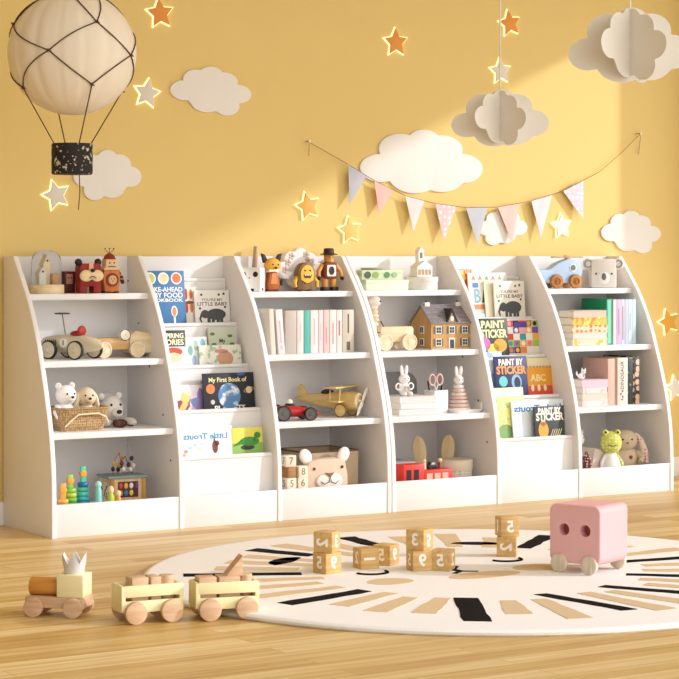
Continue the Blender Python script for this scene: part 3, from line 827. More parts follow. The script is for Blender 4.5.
def art_ps(t, w, h, y):
    ttl(t, 'PAINT', .042, -.004, h*.85, y, C_('EDE7B0'), w*.82, bold=.04); ttl(t, 'STICKER', .046, .0, h*.63, y, C_('EDE7B0'), w*.92, bold=.04)
    pic(t, ellipse(-w*.32, h*.40, .026, .026), C_('D46AC0'), y); pic(t, ellipse(w*.2, h*.36, .034, .028), C_('E9A63A'), y); pic(t, ellipse(-w*.05, h*.28, .034, .022), C_('EFD25A'), y)
dbook(X2, 1, 2.056, 2.203, .738, 2, C_('3B4434'), 'dark green sticker book with cream title, second slot on the right', art=art_ps)
def art_mosaic(t, w, h, y):
    rnd = random.Random(4); cs = ['D94A3A', '3F9FA8', 'F0B83A', '7A52A8', 'F2EEE4', '2E2A3A', 'E88A3A', 'A8C95A', 'F0A8B8']
    for i in range(5):
        for j in range(5):
            x0 = -w/2+w*i/5; zz = h*.16+h*.82*j/5
            MB().box(x0+.0006, x0+w/5-.0006, y-.0005, y, zz+.0006, zz+h*.82/5-.0006).build('cover_tile', C_(rnd.choice(cs)), t)
            if rnd.random() < .4: pic(t, ellipse(x0+w/10, zz+h*.082, w*.06, w*.06, 14), C_(rnd.choice(cs)), y, .0009, 'cover_spot')
    pic(t, rrect(-w*.25, w*.15, h*.80, h*.94, .003), C_('5A3A9A'), y, .001, 'title_plate')
dbook(X2, 1, 2.199, 2.365, .731, 1, C_('F0E8D8'), 'bright mosaic-patterned book, right side of the second slot on the right', art=art_mosaic)
dbook(X2, 2, 1.985, 2.110, .602, 0, MULTI(('CFDDF0', '8FB2E0', 'F0F0F0', '6A8AD0', 'D8E6F4'), 26), 'pale blue book behind the navy sticker book, third slot on the right')
def art_pbs(t, w, h, y, c1='F0A050'):
    ttl(t, 'PAINT BY', .036, .0, h*.86, y, C_('F4EADC'), w*.76, bold=.04); ttl(t, 'STICKER', .044, 0, h*.68, y, C_(c1), w*.92, bold=.04)
    pic(t, ellipse(-w*.26, h*.44, .022, .022), C_('6AC8C8'), y); pic(t, ellipse(w*.15, h*.42, .026, .032), C_('8AB4E0'), y); pic(t, ellipse(w*.17, h*.40, .016, .024), C_('1E2440'), y, .001)
dbook(X2, 2, 2.066, 2.232, .583, 2, C_('2A3060'), 'navy sticker book with orange title, third slot on the right', art=art_pbs)
dbook(X2, 2, 2.240, 2.364, .571, 0, C_('E9DDB4'), 'cream book behind the orange spiral book, third slot on the right')
def art_or(t, w, h, y):
    art_spiral(t, w, h, y); ttl(t, 'ABC', .04, -.0, h*.66, y, C_('F4E2A0'), w*.5, bold=.03)
    pic(t, rrect(-w*.49, w*.49, .002, h*.42, .003), C_('D8562A'), y, .0004); [pic(t, ellipse(x*w, h*.36, .008, .014), C_('F4E8C8'), y, .0008) for x in (-.2, .0, .2)]
dbook(X2, 2, 2.208, 2.372, .533, 1, C_('E8A02C'), 'orange spiral-bound book in front, third slot on the right', art=art_or)
dbook(X2, 3, 1.988, 2.155, .458, 0, SPECKLE('F2E889', 'A9CFA0', 24, .56, .5, 0, 'noise', .05), 'tall yellow leafy book at the left of the lowest slot on the right', th=.006, art=lambda t, w, h, y: (pic(t, rrect(-w*.45, w*.45, h*.84, h*.98, .004), C_('DDEBE4'), y), pic(t, ellipse(-.02, h*.2, .04, .03), C_('7DA560'), y), pic(t, ellipse(.04, h*.14, .02, .03), C_('C2604A'), y)))
def art_an2(t, w, h, y):
    m = MB().prism(ellipse(.0, h*.40, .030, .026), 'xz', y-.001, y)
    for xx in (-.02, .0, .02): m.tube([(xx, y-.0005, h*.42), (xx*1.5, y-.0005, h*.18)], .005, 6)
    m.build('animal', C_('A8643A'), t)
    ttl(t, 'Little Trouts', .036, 0, h*.80, y, C_('3F7EAE'), w*.90, True, .03)
dbook(X2, 3, 2.088, 2.360, .403, 1, C_('E2ECF1'), 'wide pale blue book with a brown animal, lowest slot on the right', th=.006, art=art_an2)
def art_blk(t, w, h, y):
    ttl(t, 'PAINT BY', .034, .0, h*.86, y, C_('F4F0E4'), w*.76, bold=.04); ttl(t, 'STICKER', .042, 0, h*.69, y, C_('F4F0E4'), w*.92, bold=.04)
    pic(t, ellipse(-w*.22, h*.33, .026, .034), C_('E8A23A'), y); pic(t, ellipse(-w*.22, h*.52, .013, .014), C_('EFC88A'), y)
    m = MB()
    for i in range(5): m.tube([(w*.02+i*.011, y-.0004, h*.16), (w*.1+i*.011, y-.0004, h*.34)], .0022, 5)
    m.build('stripes', C_('EADFAE'), t)
dbook(X2, 3, 2.196, 2.352, .379, 3, C_('3A4043'), 'charcoal sticker book with white title, in front of the wide animal book', th=.006, art=art_blk, tilt=5)

# ------------------------------------------------------------------ shelf tops
S1, S2, S3, S0 = .8605, .620, .366, FLOORZ
def dome(x, y, z, r, h, t):
    MB().lathe([(r, 0), (r, h*.62), (r*.93, h*.80), (r*.72, h*.92), (r*.4, h*.985), (0, h), (0, h-.002), (r*.38, h*.985-.002), (r*.70, h*.92-.002), (r*.91, h*.80-.002), (r-.002, h*.62), (r-.002, 0)], (x, y, z), 36).build('glass_dome', GLASS(), t)
def dots(t, pts, r, mat, y, name='eye', ry=None):
    for x, z in pts: MB().ell((x, y, z), (r, r*.4, ry or r), u=14, v=8).build(name, mat, t)

# -- first bay, top shelf
t = thing('glass_dome_ornament', 'glass dome with tiny wooden houses on a round pale wood base', 'ornament', (.128, -.10, S1))
MB().lathe([(0, 0), (.064, 0), (.066, .003), (.066, .031), (.064, .034), (0, .034)], seg=48).build('base', WOOD('E9D3AC', 'D8BB8A', 14, 'X'), t)
dome(0, 0, .034, .056, .128, t)
m = MB().box(-.035, -.010, -.02, .004, .034, .074).prism([(-.039, .074), (-.006, .074), (-.022, .098)], 'xz', -.022, .006); m.build('little_house', M('F0EBE0', .7), t)
m = MB().box(-.009, .012, .0, .022, .034, .105).prism([(-.012, .105), (.015, .105), (.002, .136)], 'xz', -.002, .024); m.build('little_house', M('E4D3B2', .7), t)
MB().box(.014, .038, -.018, .006, .034, .074, .002).build('little_block', M('D7A878', .7), t)
dots(t, [(-.022, .082)], .004, BLACK, -.0222, 'window'); dots(t, [(.002, .12)], .003, BLACK, -.003, 'window')

t = thing('wooden_cube_toy', 'small maroon wooden cube with a pale face panel, behind the bulldog figure', 'toy', (.240, -.045, S1))
MB().box(-.022, .022, -.022, .022, 0, .082, .003).build('block', WOOD('6E2A25', '4A1916', 14, 'Z'), t)
MB().box(-.015, .010, -.0235, -.0215, .035, .072, .0005).build('face_panel', M('B98A72', .7), t)
dots(t, [(-.008, .058), (.004, .058)], .003, BLACK, -.0238)

RED = WOOD('96281F', '7A1E18', 14, 'Z')
t = thing('wooden_bulldog_figure', 'dark red wooden bulldog figure with cream muzzle and black ears', 'toy figure', (.290, -.118, S1))
m = MB().prism(rrect(-.044, .044, .026, .112, .016), 'xz', -.024, .024, .004)
m.prism(rrect(-.043, -.012, 0, .045, .006), 'xz', -.022, .022, .003).prism(rrect(.012, .043, 0, .045, .006), 'xz', -.022, .022, .003)
m.build('body', RED, t)
m = MB().ell((-.022, -.030, .066), (.027, .010, .022)).ell((.022, -.030, .066), (.027, .010, .022)).ell((0, -.029, .076), (.018, .010, .016)); m.build('muzzle', M('E9CFA2', .6), t)
MB().prism([(-.010, .082), (.010, .082), (.008, .118), (-.008, .118)], 'xz', -.027, -.022).build('forehead_stripe', M('E7B088', .6), t)
MB().ell((0, -.040, .086), (.010, .006, .007)).build('nose', BLACK, t)
MB().tube([(-.014, -.0405, .056), (-.006, -.0415, .063), (.006, -.0415, .063), (.014, -.0405, .056)], .0015, 6).build('mouth', BLACK, t)
for s in (-1, 1): MB().ell((s*.040, 0, .116), (.014, .012, .014), (0, s*.5, 0)).build('ear', M('2A1D1A', .6), t)

t = thing('wooden_robot_figure', 'orange wooden robot figure with a round lion face on its chest and antennae', 'toy figure', (.381, -.112, S1))
OR = WOOD('D07A35', 'B5602A', 14, 'Z')
m = MB().prism([(-.028, .004), (.028, .004), (.036, .05), (.032, .088), (-.032, .088), (-.036, .05)], 'xz', -.022, .022, .004); m.build('body', OR, t)
for s in (-1, 1): MB().box(s*.018-.012, s*.018+.012, -.022, .020, 0, .010, .003).build('foot', M('4A2A1E', .6), t)
MB().cyl((0, -.0215, .05), (0, -.026, .05), .026, seg=28).build('mane', M('7A3320', .6), t)
MB().cyl((0, -.026, .05), (0, -.029, .05), .017, seg=28).build('lion_face', M('D9A878', .6), t)
dots(t, [(-.006, .054), (.006, .054), (0, .046)], .0022, BLACK, -.0292)
MB().box(-.034, .034, -.024, .024, .088, .094, .001).build('collar', M('E6CFA4', .6), t)
m = MB().prism([(-.026, .094), (.026, .094), (.022, .128), (-.022, .128)], 'xz', -.02, .02, .003); m.build('head', M('E3BE92', .6), t)
MB().lathe([(.024, .128), (.018, .142), (.006, .15), (0, .151)], seg=28).build('cap', M('8A2D20', .6), t)
dots(t, [(-.008, .114), (.010, .114)], .0035, BLACK, -.0202); MB().box(-.016, .016, -.0215, -.0195, .099, .102).build('mouth', BLACK, t)
for s in (-1, 0, 1):
    MB().tube([(0, 0, .149), (s*.012, 0, .158), (s*.017, 0, .166)], .0011, 5).ell((s*.018, 0, .167), .003, u=10, v=6).build('antenna', M('5A2A1A', .6), t)
for s in (-1, 1):
    m = MB().tube([(s*.034, 0, .078), (s*.047, -.004, .06), (s*.050, -.012, .036)], [.009, .008, .007], 10); m.build('arm', M('3A2418', .6) if s > 0 else OR, t)
    if s > 0:
        for q, z in ((.042, .068), (.049, .053)): MB().torus((q, -.005, z), .0085, .0016, 'Z', 16, 6).build('arm_band', M('E6CFA4', .6), t)

# -- first bay, second shelf: racer and wooden car
def toy_wheel(t, c, r, w, tyre, hub, ax=(0, 1, 0), name='wheel'):
    c = Vector(c); a = Vector(ax).normalized()
    q = a.to_track_quat('Z', 'Y').to_matrix().to_4x4()
    wobj = MB().lathe([(r*.86, -w/2), (r*.94, -w/2), (r, -w*.3), (r, w*.3), (r*.94, w/2), (r*.86, w/2), (r*.86, -w/2)], (0, 0, 0), 32).build(name, tyre, t)
    wobj.matrix_local = Matrix.Translation(c) @ q
    MB().lathe([(0, -w*.42), (r*.2, -w*.5), (r*.3, -w*.36), (r*.86, -w*.36), (r*.86, w*.36), (r*.3, w*.36), (r*.2, w*.5), (0, w*.42)], (0, 0, 0), 32).build('hub', hub, wobj)
CRM = M('D3C8AA', .35, .03, 10, spec=.5)
t = thing('toy_racing_car', 'cream vintage toy racing car with spoked rims, number 1 and steering wheel', 'toy car', (.203, -.165, S2), R(120))
m = MB()
secs = [(-.135, .008, .052), (-.115, .024, .054), (-.06, .036, .056), (0, .040, .056), (.06, .037, .056), (.11, .031, .054), (.126, .024, .053)]
b = bmesh.new(); rings = []
for x, r, zc in secs:
    rings.append([b.verts.new((x, r*1.0*math.cos(2*PI*k/24), zc+r*.88*math.sin(2*PI*k/24))) for k in range(24)])
for A, B in zip(rings, rings[1:]):
    for k in range(24): b.faces.new((A[k], A[(k+1) % 24], B[(k+1) % 24], B[k]))
b.faces.new(rings[0][::-1]); b.faces.new(rings[-1]); bmesh.ops.recalc_face_normals(b, faces=b.faces)
m._merge(b); m.build('body', CRM, t)
MB().lathe([(0, 0), (.021, 0), (.022, .002), (.019, .004), (0, .004)], (.124, 0, .053), 24, 'X').build('grille', M('8A8578', .4, metal=.6), t)
for i in range(6):
    for s in (-1, 1): MB().box(.045+.009*i, .049+.009*i, s*.0395-.001, s*.0395+.001, .052, .072, .0005).build('louvre', M('5E5648', .5), t)
o = MB().ell((-.022, 0, .093), (.026, .024, .012)).ell((-.042, 0, .104), (.010, .025, .020)); o.build('seat', M('A32A22', .5), t)
for s in (-1, 1):
    MB().cyl((.012, s*.0385, .06), (.012, s*.0415, .06), .017, seg=24).build('number_disc', M('F2EEE2', .5), t)
    MB().text('1', .026, (.012, s*.0417, .06), PI if s > 0 else 0, False, .02).build('number', BLACK, t)
MB().tube([(.03, 0, .085), (.045, 0, .165)], .0022, 6).build('steering_column', M('6E6A62', .4, metal=.6), t)
MB().torus((.045, 0, .167), .026, .0028).tube([(.02, 0, .167), (.07, 0, .167)], .002, 6).tube([(.045, -.025, .167), (.045, .025, .167)], .002, 6).build('steering_wheel', M('5E5A54', .4, metal=.5), t)
for x in (-.056, .062):
    for s in (-1, 1): toy_wheel(t, (x, s*.062, .035), .035, .014, BLACK, CRM)
    MB().cyl((x, -.056, .035), (x, .056, .035), .004, seg=10).build('axle', M('8A8578', .4, metal=.6), t)

t = thing('wooden_toy_car', 'plain wooden toy car with a round pale headlamp disc and cream wheels', 'toy car', (.418, -.150, S2), R(-8))
MB().box(-.105, .015, -.034, .034, .030, .074, .005).build('bonnet', PINE, t)
MB().prism([(.015, .016), (.098, .016), (.104, .03), (.104, .074), (.092, .092), (.04, .100), (.015, .082)], 'xz', -.038, .038, .004).build('cab', BIRCH, t)
MB().cyl((-.005, -.034, .085), (-.005, -.044, .085), .023, seg=32, bev=.002).build('headlamp', M('F4ECD8', .4), t)
MB().torus((-.005, -.044, .085), .0205, .0016, 'Y').build('headlamp_ring', M('4A3A28', .5), t)
for x in (-.07, .062):
    for s in (-1, 1): toy_wheel(t, (x-.02, s*.046, .031), .031, .015, M('EFE6D2', .5), BIRCH)

# -- first bay, third shelf
def weave(c1, c2, sc=55):
    key = ('weave', c1, sc)
    if key in _mats: return _mats[key]
    m = bpy.data.materials.new('weave_' + c1); m.use_nodes = True
    nt = m.node_tree; n = nt.nodes; L = nt.links; b = n['Principled BSDF']
    tc = n.new('ShaderNodeTexCoord'); vo = n.new('ShaderNodeTexVoronoi'); vo.inputs['Scale'].default_value = sc*2; vo.inputs['Randomness'].default_value = .35
    L.new(tc.outputs['Object'], vo.inputs['Vector'])
    cr = n.new('ShaderNodeValToRGB'); cr.color_ramp.elements[0].color = lin(c1) + (1,); cr.color_ramp.elements[1].color = lin(c2) + (1,); cr.color_ramp.elements[1].position = .75
    L.new(vo.outputs['Distance'], cr.inputs[0]); L.new(cr.outputs[0], b.inputs['Base Color']); b.inputs['Roughness'].default_value = .8
    bp = n.new('ShaderNodeBump'); bp.inputs['Strength'].default_value = .7; bp.inputs['Distance'].default_value = .003; bp.invert = True
    L.new(vo.outputs['Distance'], bp.inputs['Height']); L.new(bp.outputs[0], b.inputs['Normal'])
    _mats[key] = m; return m
BK = (.176, -.268)
t = thing('wicker_basket', 'woven straw basket holding a white plush bear and a tan plush dog', 'basket', (BK[0], BK[1], S3))
t.scale = (.92, 1, 1)
sec = []
b = bmesh.new(); rings = []
for fx, fy, z in ((.090, .055, 0), (.098, .062, .03), (.106, .070, .078), (.108, .072, .082), (.101, .065, .082), (.092, .056, .012)):
    rings.append([b.verts.new((x*fx, y*fy, z)) for x, y in rrect(-1, 1, -1, 1, .35, 6)])
for A, B in zip(rings, rings[1:]):
    for k in range(len(A)): b.faces.new((A[k], A[(k+1) % len(A)], B[(k+1) % len(A)], B[k]))
b.faces.new(rings[0][::-1]); b.faces.new(rings[-1]); bmesh.ops.recalc_face_normals(b, faces=b.faces)
m = MB(); m._merge(b); m.build('basket_body', weave('D9BC8C', '8A6638'), t)
MB().tube([((x)*.107, y*.071, .082) for x, y in rrect(-1, 1, -1, 1, .35, 6)], .0045, 8, True).build('rim', weave('D2B07C', '8A6638', 80), t)
MB().tube([(-.09, -.070, .018), (-.06, -.076, .045), (-.035, -.078, .062), (.05, -.078, .064), (.085, -.075, .05), (.098, -.068, .03)], .0032, 6).build('handle', M('EBDCBC', .8), t)

def teddy(x, y, z, s, fur, label, name, ears, rz=0, floppy=False, muzzle=None):
    t = thing(name, label, 'plush toy', (x, y, z), rz)
    m = MB().ell((0, 0, .052*s), (.040*s, .036*s, .054*s)).ell((0, -.006*s, .128*s), (.043*s, .040*s, .042*s))
    m.ell((0, -.042*s, .118*s), (.019*s, .016*s, .015*s))
    for q in (-1, 1):
        m.tube([(q*.034*s, 0, .085*s), (q*.050*s, -.012*s, .060*s), (q*.046*s, -.03*s, .038*s)], [.013*s, .014*s, .012*s], 12)
        m.ell((q*.026*s, -.034*s, .018*s), (.018*s, .030*s, .017*s))
        if not floppy: m.ell((q*.032*s, .0, .166*s), (.014*s, .009*s, .014*s))
    m.build('body', fur, t)
    if floppy:
        for q in (-1, 1): MB().ell((q*.044*s, -.004*s, .112*s), (.012*s, .022*s, .040*s), (0, -q*.25, 0)).build('ear', ears, t)
    else:
        for q in (-1, 1): MB().ell((q*.032*s, -.007*s, .166*s), (.009*s, .004*s, .009*s)).build('inner_ear', ears, t)
    dots(t, [(-.017*s, .136*s), (.017*s, .136*s)], .0045*s, BLACK, -.043*s)
    MB().ell((0, -.057*s, .123*s), (.0075*s, .005*s, .0055*s)).build('nose', BLACK, t)
    return t
teddy(.128, -.264, S3+.0125, .90, M('F0ECE4', .95, .05, 90, .6), 'white plush bear sitting in the straw basket', 'plush_bear', M('D9CFC2', .95), R(8))
teddy(.208, -.270, S3+.0125, .84, M('DCC7A8', .95, .06, 90, .6), 'tan plush dog with a dark nose and long ears sitting in the straw basket', 'plush_dog', M('E6D6B8', .95, .05, 90, .5), R(-6), True)
t = thing('plush_polar_bear', 'white plush polar bear lying on the shelf right of the basket', 'plush toy', (.370, -.13, S3))
FUR = M('E6E1D8', .95, .05, 90, .6)
m = MB().ell((0, .02, .062), (.066, .062, .062)).ell((-.016, -.052, .068), (.044, .042, .048)).ell((-.012, -.090, .052), (.024, .022, .020))
for q in (-1, 1): m.ell((-.016+q*.036, -.040, .112), (.014, .010, .014)); m.ell((q*.05, -.07, .016), (.022, .045, .016))
m.build('body', FUR, t)
dots(t, [(-.034, .082), (.004, .082)], .005, BLACK, -.090); MB().ell((-.012, -.112, .057), (.011, .006, .008)).build('nose', BLACK, t)
t = thing('felt_mouse', 'small dark brown felt mouse in front of the plush polar bear', 'plush toy', (.352, -.262, S3))
MB().ell((0, 0, .016), (.028, .016, .016)).ell((-.02, -.008, .018), (.015, .013, .014)).build('body', M('4A2C1E', .9, .1, 80, .4), t)
MB().tube([(.022, 0, .012), (.04, .004, .006), (.052, -.002, .006)], .0025, 6).build('tail', M('4A2C1E', .9, .1, 80, .4), t)

# -- first bay, bottom compartment
def stack(x, y, cols, n, r, label, top, z=S0, dz=.0155, topcol=None):
    t = thing('stacking_tower', label, 'stacking toy', (x, y, z), 0, 'rainbow stacking towers')
    MB().cyl((0, 0, 0), (0, 0, .012), r*1.1, seg=28, bev=.003).build('base', M(cols[0], .4), t)
    MB().cyl((0, 0, .012), (0, 0, .012+n*dz+.03), .0055, seg=14).build('post', M(topcol or cols[-1], .4), t)
    for i in range(n):
        rr = r*(1-.05*i)
        MB().lathe([(.006, -dz*.46), (rr*.86, -dz*.46), (rr, -dz*.2), (rr, dz*.2), (rr*.86, dz*.46), (.006, dz*.46)], (0, 0, .012+dz*(i+.5)), 28).build('ring', M(cols[(i+1) % len(cols)], .35), t)
    zt = .012+n*dz
    MB().box(-.010, .010, -.006, .006, zt+.001, zt+top*.96, .003).build('peg', M(topcol or cols[-1], .4), t)
    MB().cyl((0, -.009, zt+top*.52), (0, .009, zt+top*.52), .0125, seg=24, bev=.002).build('peg_knob', M('E3A03A', .4), t)
stack(.068, -.375, ['D9482E', 'E8563A', 'F08A3C', 'F2B24A', 'F0A04A'], 3, .022, 'red and orange stacking tower, leftmost in the bottom compartment', .058, dz=.0165)
stack(.115, -.335, ['2E8A4A', '2F9A58', '3FA84A', '7CBF45', 'B4CF4A', '8FC84A'], 5, .027, 'green stacking tower between the red one and the blue one', .050, dz=.0165)
stack(.170, -.325, ['2A6FA8', '2F7FB8', '3A9CC8', '45B5BE', '52C4B8', '4FC0A8'], 6, .027, 'blue and teal stacking tower, tallest in the bottom compartment', .060, dz=.0165)
def peg(x, y, h, c, label):
    t = thing('peg_doll', label, 'peg doll', (x, y, S0), 0, 'peg dolls by the stacking towers')
    MB().lathe([(0, 0), (.0125, 0), (.0135, .004), (.0125, h*.6), (.008, h*.72), (0, h*.73)], seg=24).build('body', M(c, .4), t)
    MB().ell((0, 0, h*.84), (.011, .011, h*.16)).build('head', M('EBCFA0', .5) if c != '7EC8C8' else M('9AD6D0', .4), t)
t = thing('wooden_plate', 'pale turquoise wooden plate lying at the foot of the peg dolls', 'toy', (.212, -.365, S0))
MB().cyl((0, 0, 0), (0, 0, .040), .032, seg=32, bev=.003).build('plate', M('A8DAD6', .4), t)
t2 = thing('peg_doll', 'turquoise peg doll standing on the pale turquoise plate', 'peg doll', (.212, -.365, S0+.04), 0, 'peg dolls by the stacking towers')
MB().lathe([(0, 0), (.0125, 0), (.0135, .004), (.0115, .045), (.009, .055), (0, .056)], seg=24).build('body', M('8ACFCB', .4), t2); MB().ell((0, 0, .064), (.012, .012, .013)).build('head', M('A6DCD6', .4), t2)
peg(.256, -.378, .098, 'B8CC3A', 'yellow-green peg doll right of the turquoise one')
peg(.288, -.372, .080, 'E39A34', 'small orange peg doll beside the activity cube')
t = thing('activity_cube', 'wooden activity cube with a grey-green lid and bead wires on top', 'activity toy', (.383, -.215, S0), R(-4))
t.scale = (.90, .90, 1.10)
MB().box(-.078, .078, -.062, .062, 0, .098, .003).build('body', WOOD('E3C698', 'CDA86E', 12, 'Z'), t)
MB().box(-.088, .088, -.070, .070, .098, .108, .003).build('lid', M('8E9A96', .5), t)
for xx in (-.07, .07): MB().box(xx-.009, xx+.009, -.0655, -.0615, 0, .098, .001).build('corner_strip', WOOD('C99A5E', 'AE7F44', 12, 'Z'), t)
MB().box(-.045, .045, -.064, -.0615, .035, .088, .001).build('window_panel', M('5A2F3A', .6), t)
for i, c in enumerate(('D94A3A', 'F0B83A', 'F2EEE4', '7A3A8A', 'E88A3A', '3A7AB8', 'F2D24A')):
    MB().ell((-.034+.0235*(i % 4), -.066, .074 if i < 4 else .05), (.009, .005, .010), u=14, v=8).build('bead', M(c, .4), t)
MB().ell((-.078, 0, .05), (.004, .04, .035)).build('side_panel_picture', SPECKLE('E9D9B4', '3A3028', 60, .55, .6, 0, 'noise'), t)
for k, (x0, x1, yy, hh) in enumerate(((-.05, .0, -.02, .075), (.0, .062, .02, .10), (-.02, .04, .0, .06))):
    P = [(x0+(x1-x0)*i/12, yy+.01*math.sin(i*.9), .108+hh*math.sin(PI*i/12)) for i in range(13)]
    MB().tube(P, .0014, 6).build('wire', M(('B8322A', 'D9D4CC', '3A3A3A')[k], .4), t)
    for i, c in ((1, '2A2422'), (2, 'E0AE3A'), (11, 'F2EEE6'), (10, '6A2A4A')):
        MB().ell(P[i], .0085, u=12, v=8).build('bead', M(c, .4), t)

# -- third bay, top shelf
t = thing('panda_cube_box', 'white cube box with black panda eyes at the left of a top shelf', 'box', (1.008, -.10, S1), R(-45))
MB().box(-.044, .044, -.045, .045, 0, .094, .003).build('box', M('E9E6E0', .5), t)
for s in (-1, 1): MB().ell((s*.024, -.0452, .068), (.010, .002, .011), (0, s*.4, 0)).build('eye', BLACK, t)
MB().ell((0, -.0452, .054), (.004, .002, .003)).build('nose', M('A08A80', .6), t)
MB().box(-.018, .018, -.0462, -.045, .002, .012).build('mouth', BLACK, t); MB().box(.0435, .0445, -.02, -.0, .004, .014).build('side_mark', BLACK, t)
t = thing('wooden_stick', 'plain wooden stick standing upright behind the panda box', 'toy', (1.058, -.028, S1))
MB().tube([(0, 0, 0), (.002, 0, .10), (.008, 0, .178)], [.010, .011, .009], 14).build('stick', WOOD('CDB596', 'B59A78', 12, 'Z'), t)
t = thing('wooden_fox_figure', 'orange wooden fox figure with dark pointed ears, right of the panda box', 'toy figure', (1.090, -.105, S1))
m = MB().prism([(-.022, .004), (.024, .004), (.030, .03), (.018, .075), (-.014, .075), (-.026, .03)], 'xz', -.02, .02, .004); m.build('body', WOOD('B9662C', '94491E', 14, 'Z'), t)
MB().prism([(-.014, .03), (.016, .03), (.010, .072), (-.008, .072)], 'xz', -.0225, -.019).build('chest', M('D98A4A', .6), t)
MB().ell((.002, -.006, .104), (.036, .024, .028)).build('head', M('E3A63A', .6), t)
for s in (-1, 1):
    MB().prism([(s*.014, .118), (s*.036, .112), (s*.046, .150), (s*.032, .146)][::s], 'xz', -.006, .006, .002).build('ear', M('33231C', .6), t)
dots(t, [(-.008, .106), (.016, .106)], .0036, BLACK, -.029); MB().ell((.004, -.032, .093), (.006, .004, .005)).build('nose', BLACK, t)
MB().prism([(-.022, .078), (.024, .078), (.020, .088), (-.018, .088)], 'xz', -.024, .02).build('collar', M('F0E6D2', .6), t)
for s in (-1, 1): MB().box(s*.013-.010, s*.013+.010, -.024, .018, 0, .008, .002).build('foot', M('5A2A18', .6), t)
MB().tube([(.026, .004, .02), (.044, .0, .03), (.048, -.004, .05)], [.005, .009, .003], 10).build('tail', M('2E211C', .6), t)
t = thing('flower_cushion', 'white cloud-shaped cushion with pink flowers standing at the back of the shelf', 'cushion', (1.262, -.036, S1))
o = MB().prism(cloud_poly(CIRC, .235, .172), 'xz', -.016, .016, .007).build('cushion', M('F1EEEA', .9, .03, 60), t); o.location.z = .086
for fx, fz in ((-.062, .115), (.03, .120), (-.045, .14), (.05, .105), (-.075, .085), (.022, .145)):
    m = MB()
    for i in range(5): m.ell((fx+.010*math.cos(2*PI*i/5), -.0165, fz+.010*math.sin(2*PI*i/5)), (.006, .002, .006), u=10, v=6)
    m.build('flower', M('DCC4B8', .8), t)
    MB().ell((fx, -.018, fz), (.004, .002, .004), u=10, v=6).build('flower_centre', M('A8A08A', .8), t)
t = thing('wooden_monster_figure', 'yellow wooden monster figure in a brown hood with a toothy grin', 'toy figure', (1.232, -.125, S1))
HB = WOOD('8A6A45', '6E5232', 14, 'Z')
MB().prism([(-.040, .004), (.040, .004)] + ellipse(0, .070, .040, .044, 20, 0, PI), 'xz', -.018, .018, .004).build('body', HB, t)
MB().prism(ellipse(0, .068, .031, .036, 28), 'xz', -.024, -.017, .002).build('face', M('E8B93E', .6), t)
MB().prism([(-.031, .066), (.031, .066), (.028, .042), (-.028, .042)], 'xz', -.0235, -.017, .002).build('jaw', M('E8B93E', .6), t)
dots(t, [(-.012, .082), (.012, .082)], .004, BLACK, -.0245)
MB().prism([(-.019, .066), (.019, .066), (.014, .052), (-.014, .052)], 'xz', -.0255, -.0235).build('mouth', M('5A1E1A', .6), t)
for xx in (-.010, 0, .010): MB().prism([(xx-.004, .066), (xx+.004, .066), (xx, .059)], 'xz', -.0268, -.0255).build('tooth', M('F4EEDE', .5), t)
MB().prism([(-.012, .030), (-.012, .040), (0, .035), (.012, .040), (.012, .030), (0, .035001)], 'xz', -.021, -.018).build('bow_tie', M('3A1E18', .6), t)
for s in (-1, 1):
    MB().tube([(s*.038, -.004, .056), (s*.052, -.010, .036), (s*.050, -.014, .016)], [.008, .009, .008], 10).build('arm', M('E0AE3A', .6), t)
    MB().box(s*.018-.010, s*.018+.010, -.022, .016, 0, .008, .002).build('foot', M('5A4028', .6), t)
t = thing('wooden_cowboy_figure', 'wooden figure in a dark brimmed hat and red-brown vest, right end of the shelf', 'toy figure', (1.352, -.115, S1))
WD = WOOD('DFA04E', 'C78535', 14, 'Z')
for s in (-1, 1):
    MB().tube([(s*.020, 0, .012), (s*.019, 0, .055)], .012, 14).build('leg', WD, t)
    MB().box(s*.021-.014, s*.021+.014, -.020, .014, 0, .016, .003).build('boot', M('32201A', .6), t)
    MB().tube([(s*.030, 0, .105), (s*.052, -.004, .078), (s*.054, -.012, .056)], [.010, .009, .008], 12).build('arm', WD, t)
    MB().ell((s*.054, -.014, .050), .008, u=12, v=8).build('hand', M('32201A', .6), t)
MB().prism(rrect(-.030, .030, .048, .114, .010), 'xz', -.016, .016, .003).build('vest', WOOD('7E3422', '62241A', 14, 'Z'), t)
MB().prism(rrect(-.020, .022, .058, .104, .006), 'xz', -.020, -.016, .001).build('chest_plate', M('EFE7DA', .6), t)
MB().prism(ellipse(.001, .081, .013, .017), 'xz', -.0215, -.0195).build('chest_oval', BLACK, t)
MB().cyl((0, 0, .114), (0, 0, .146), .020, seg=24, bev=.004).build('head', WD, t)
dots(t, [(-.007, .133), (.007, .133)], .0025, BLACK, -.0195)
MB().lathe([(0, .144), (.034, .144), (.036, .147), (.022, .150), (.020, .168), (.015, .171), (0, .170)], seg=28).build('hat', M('3A2620', .6), t)

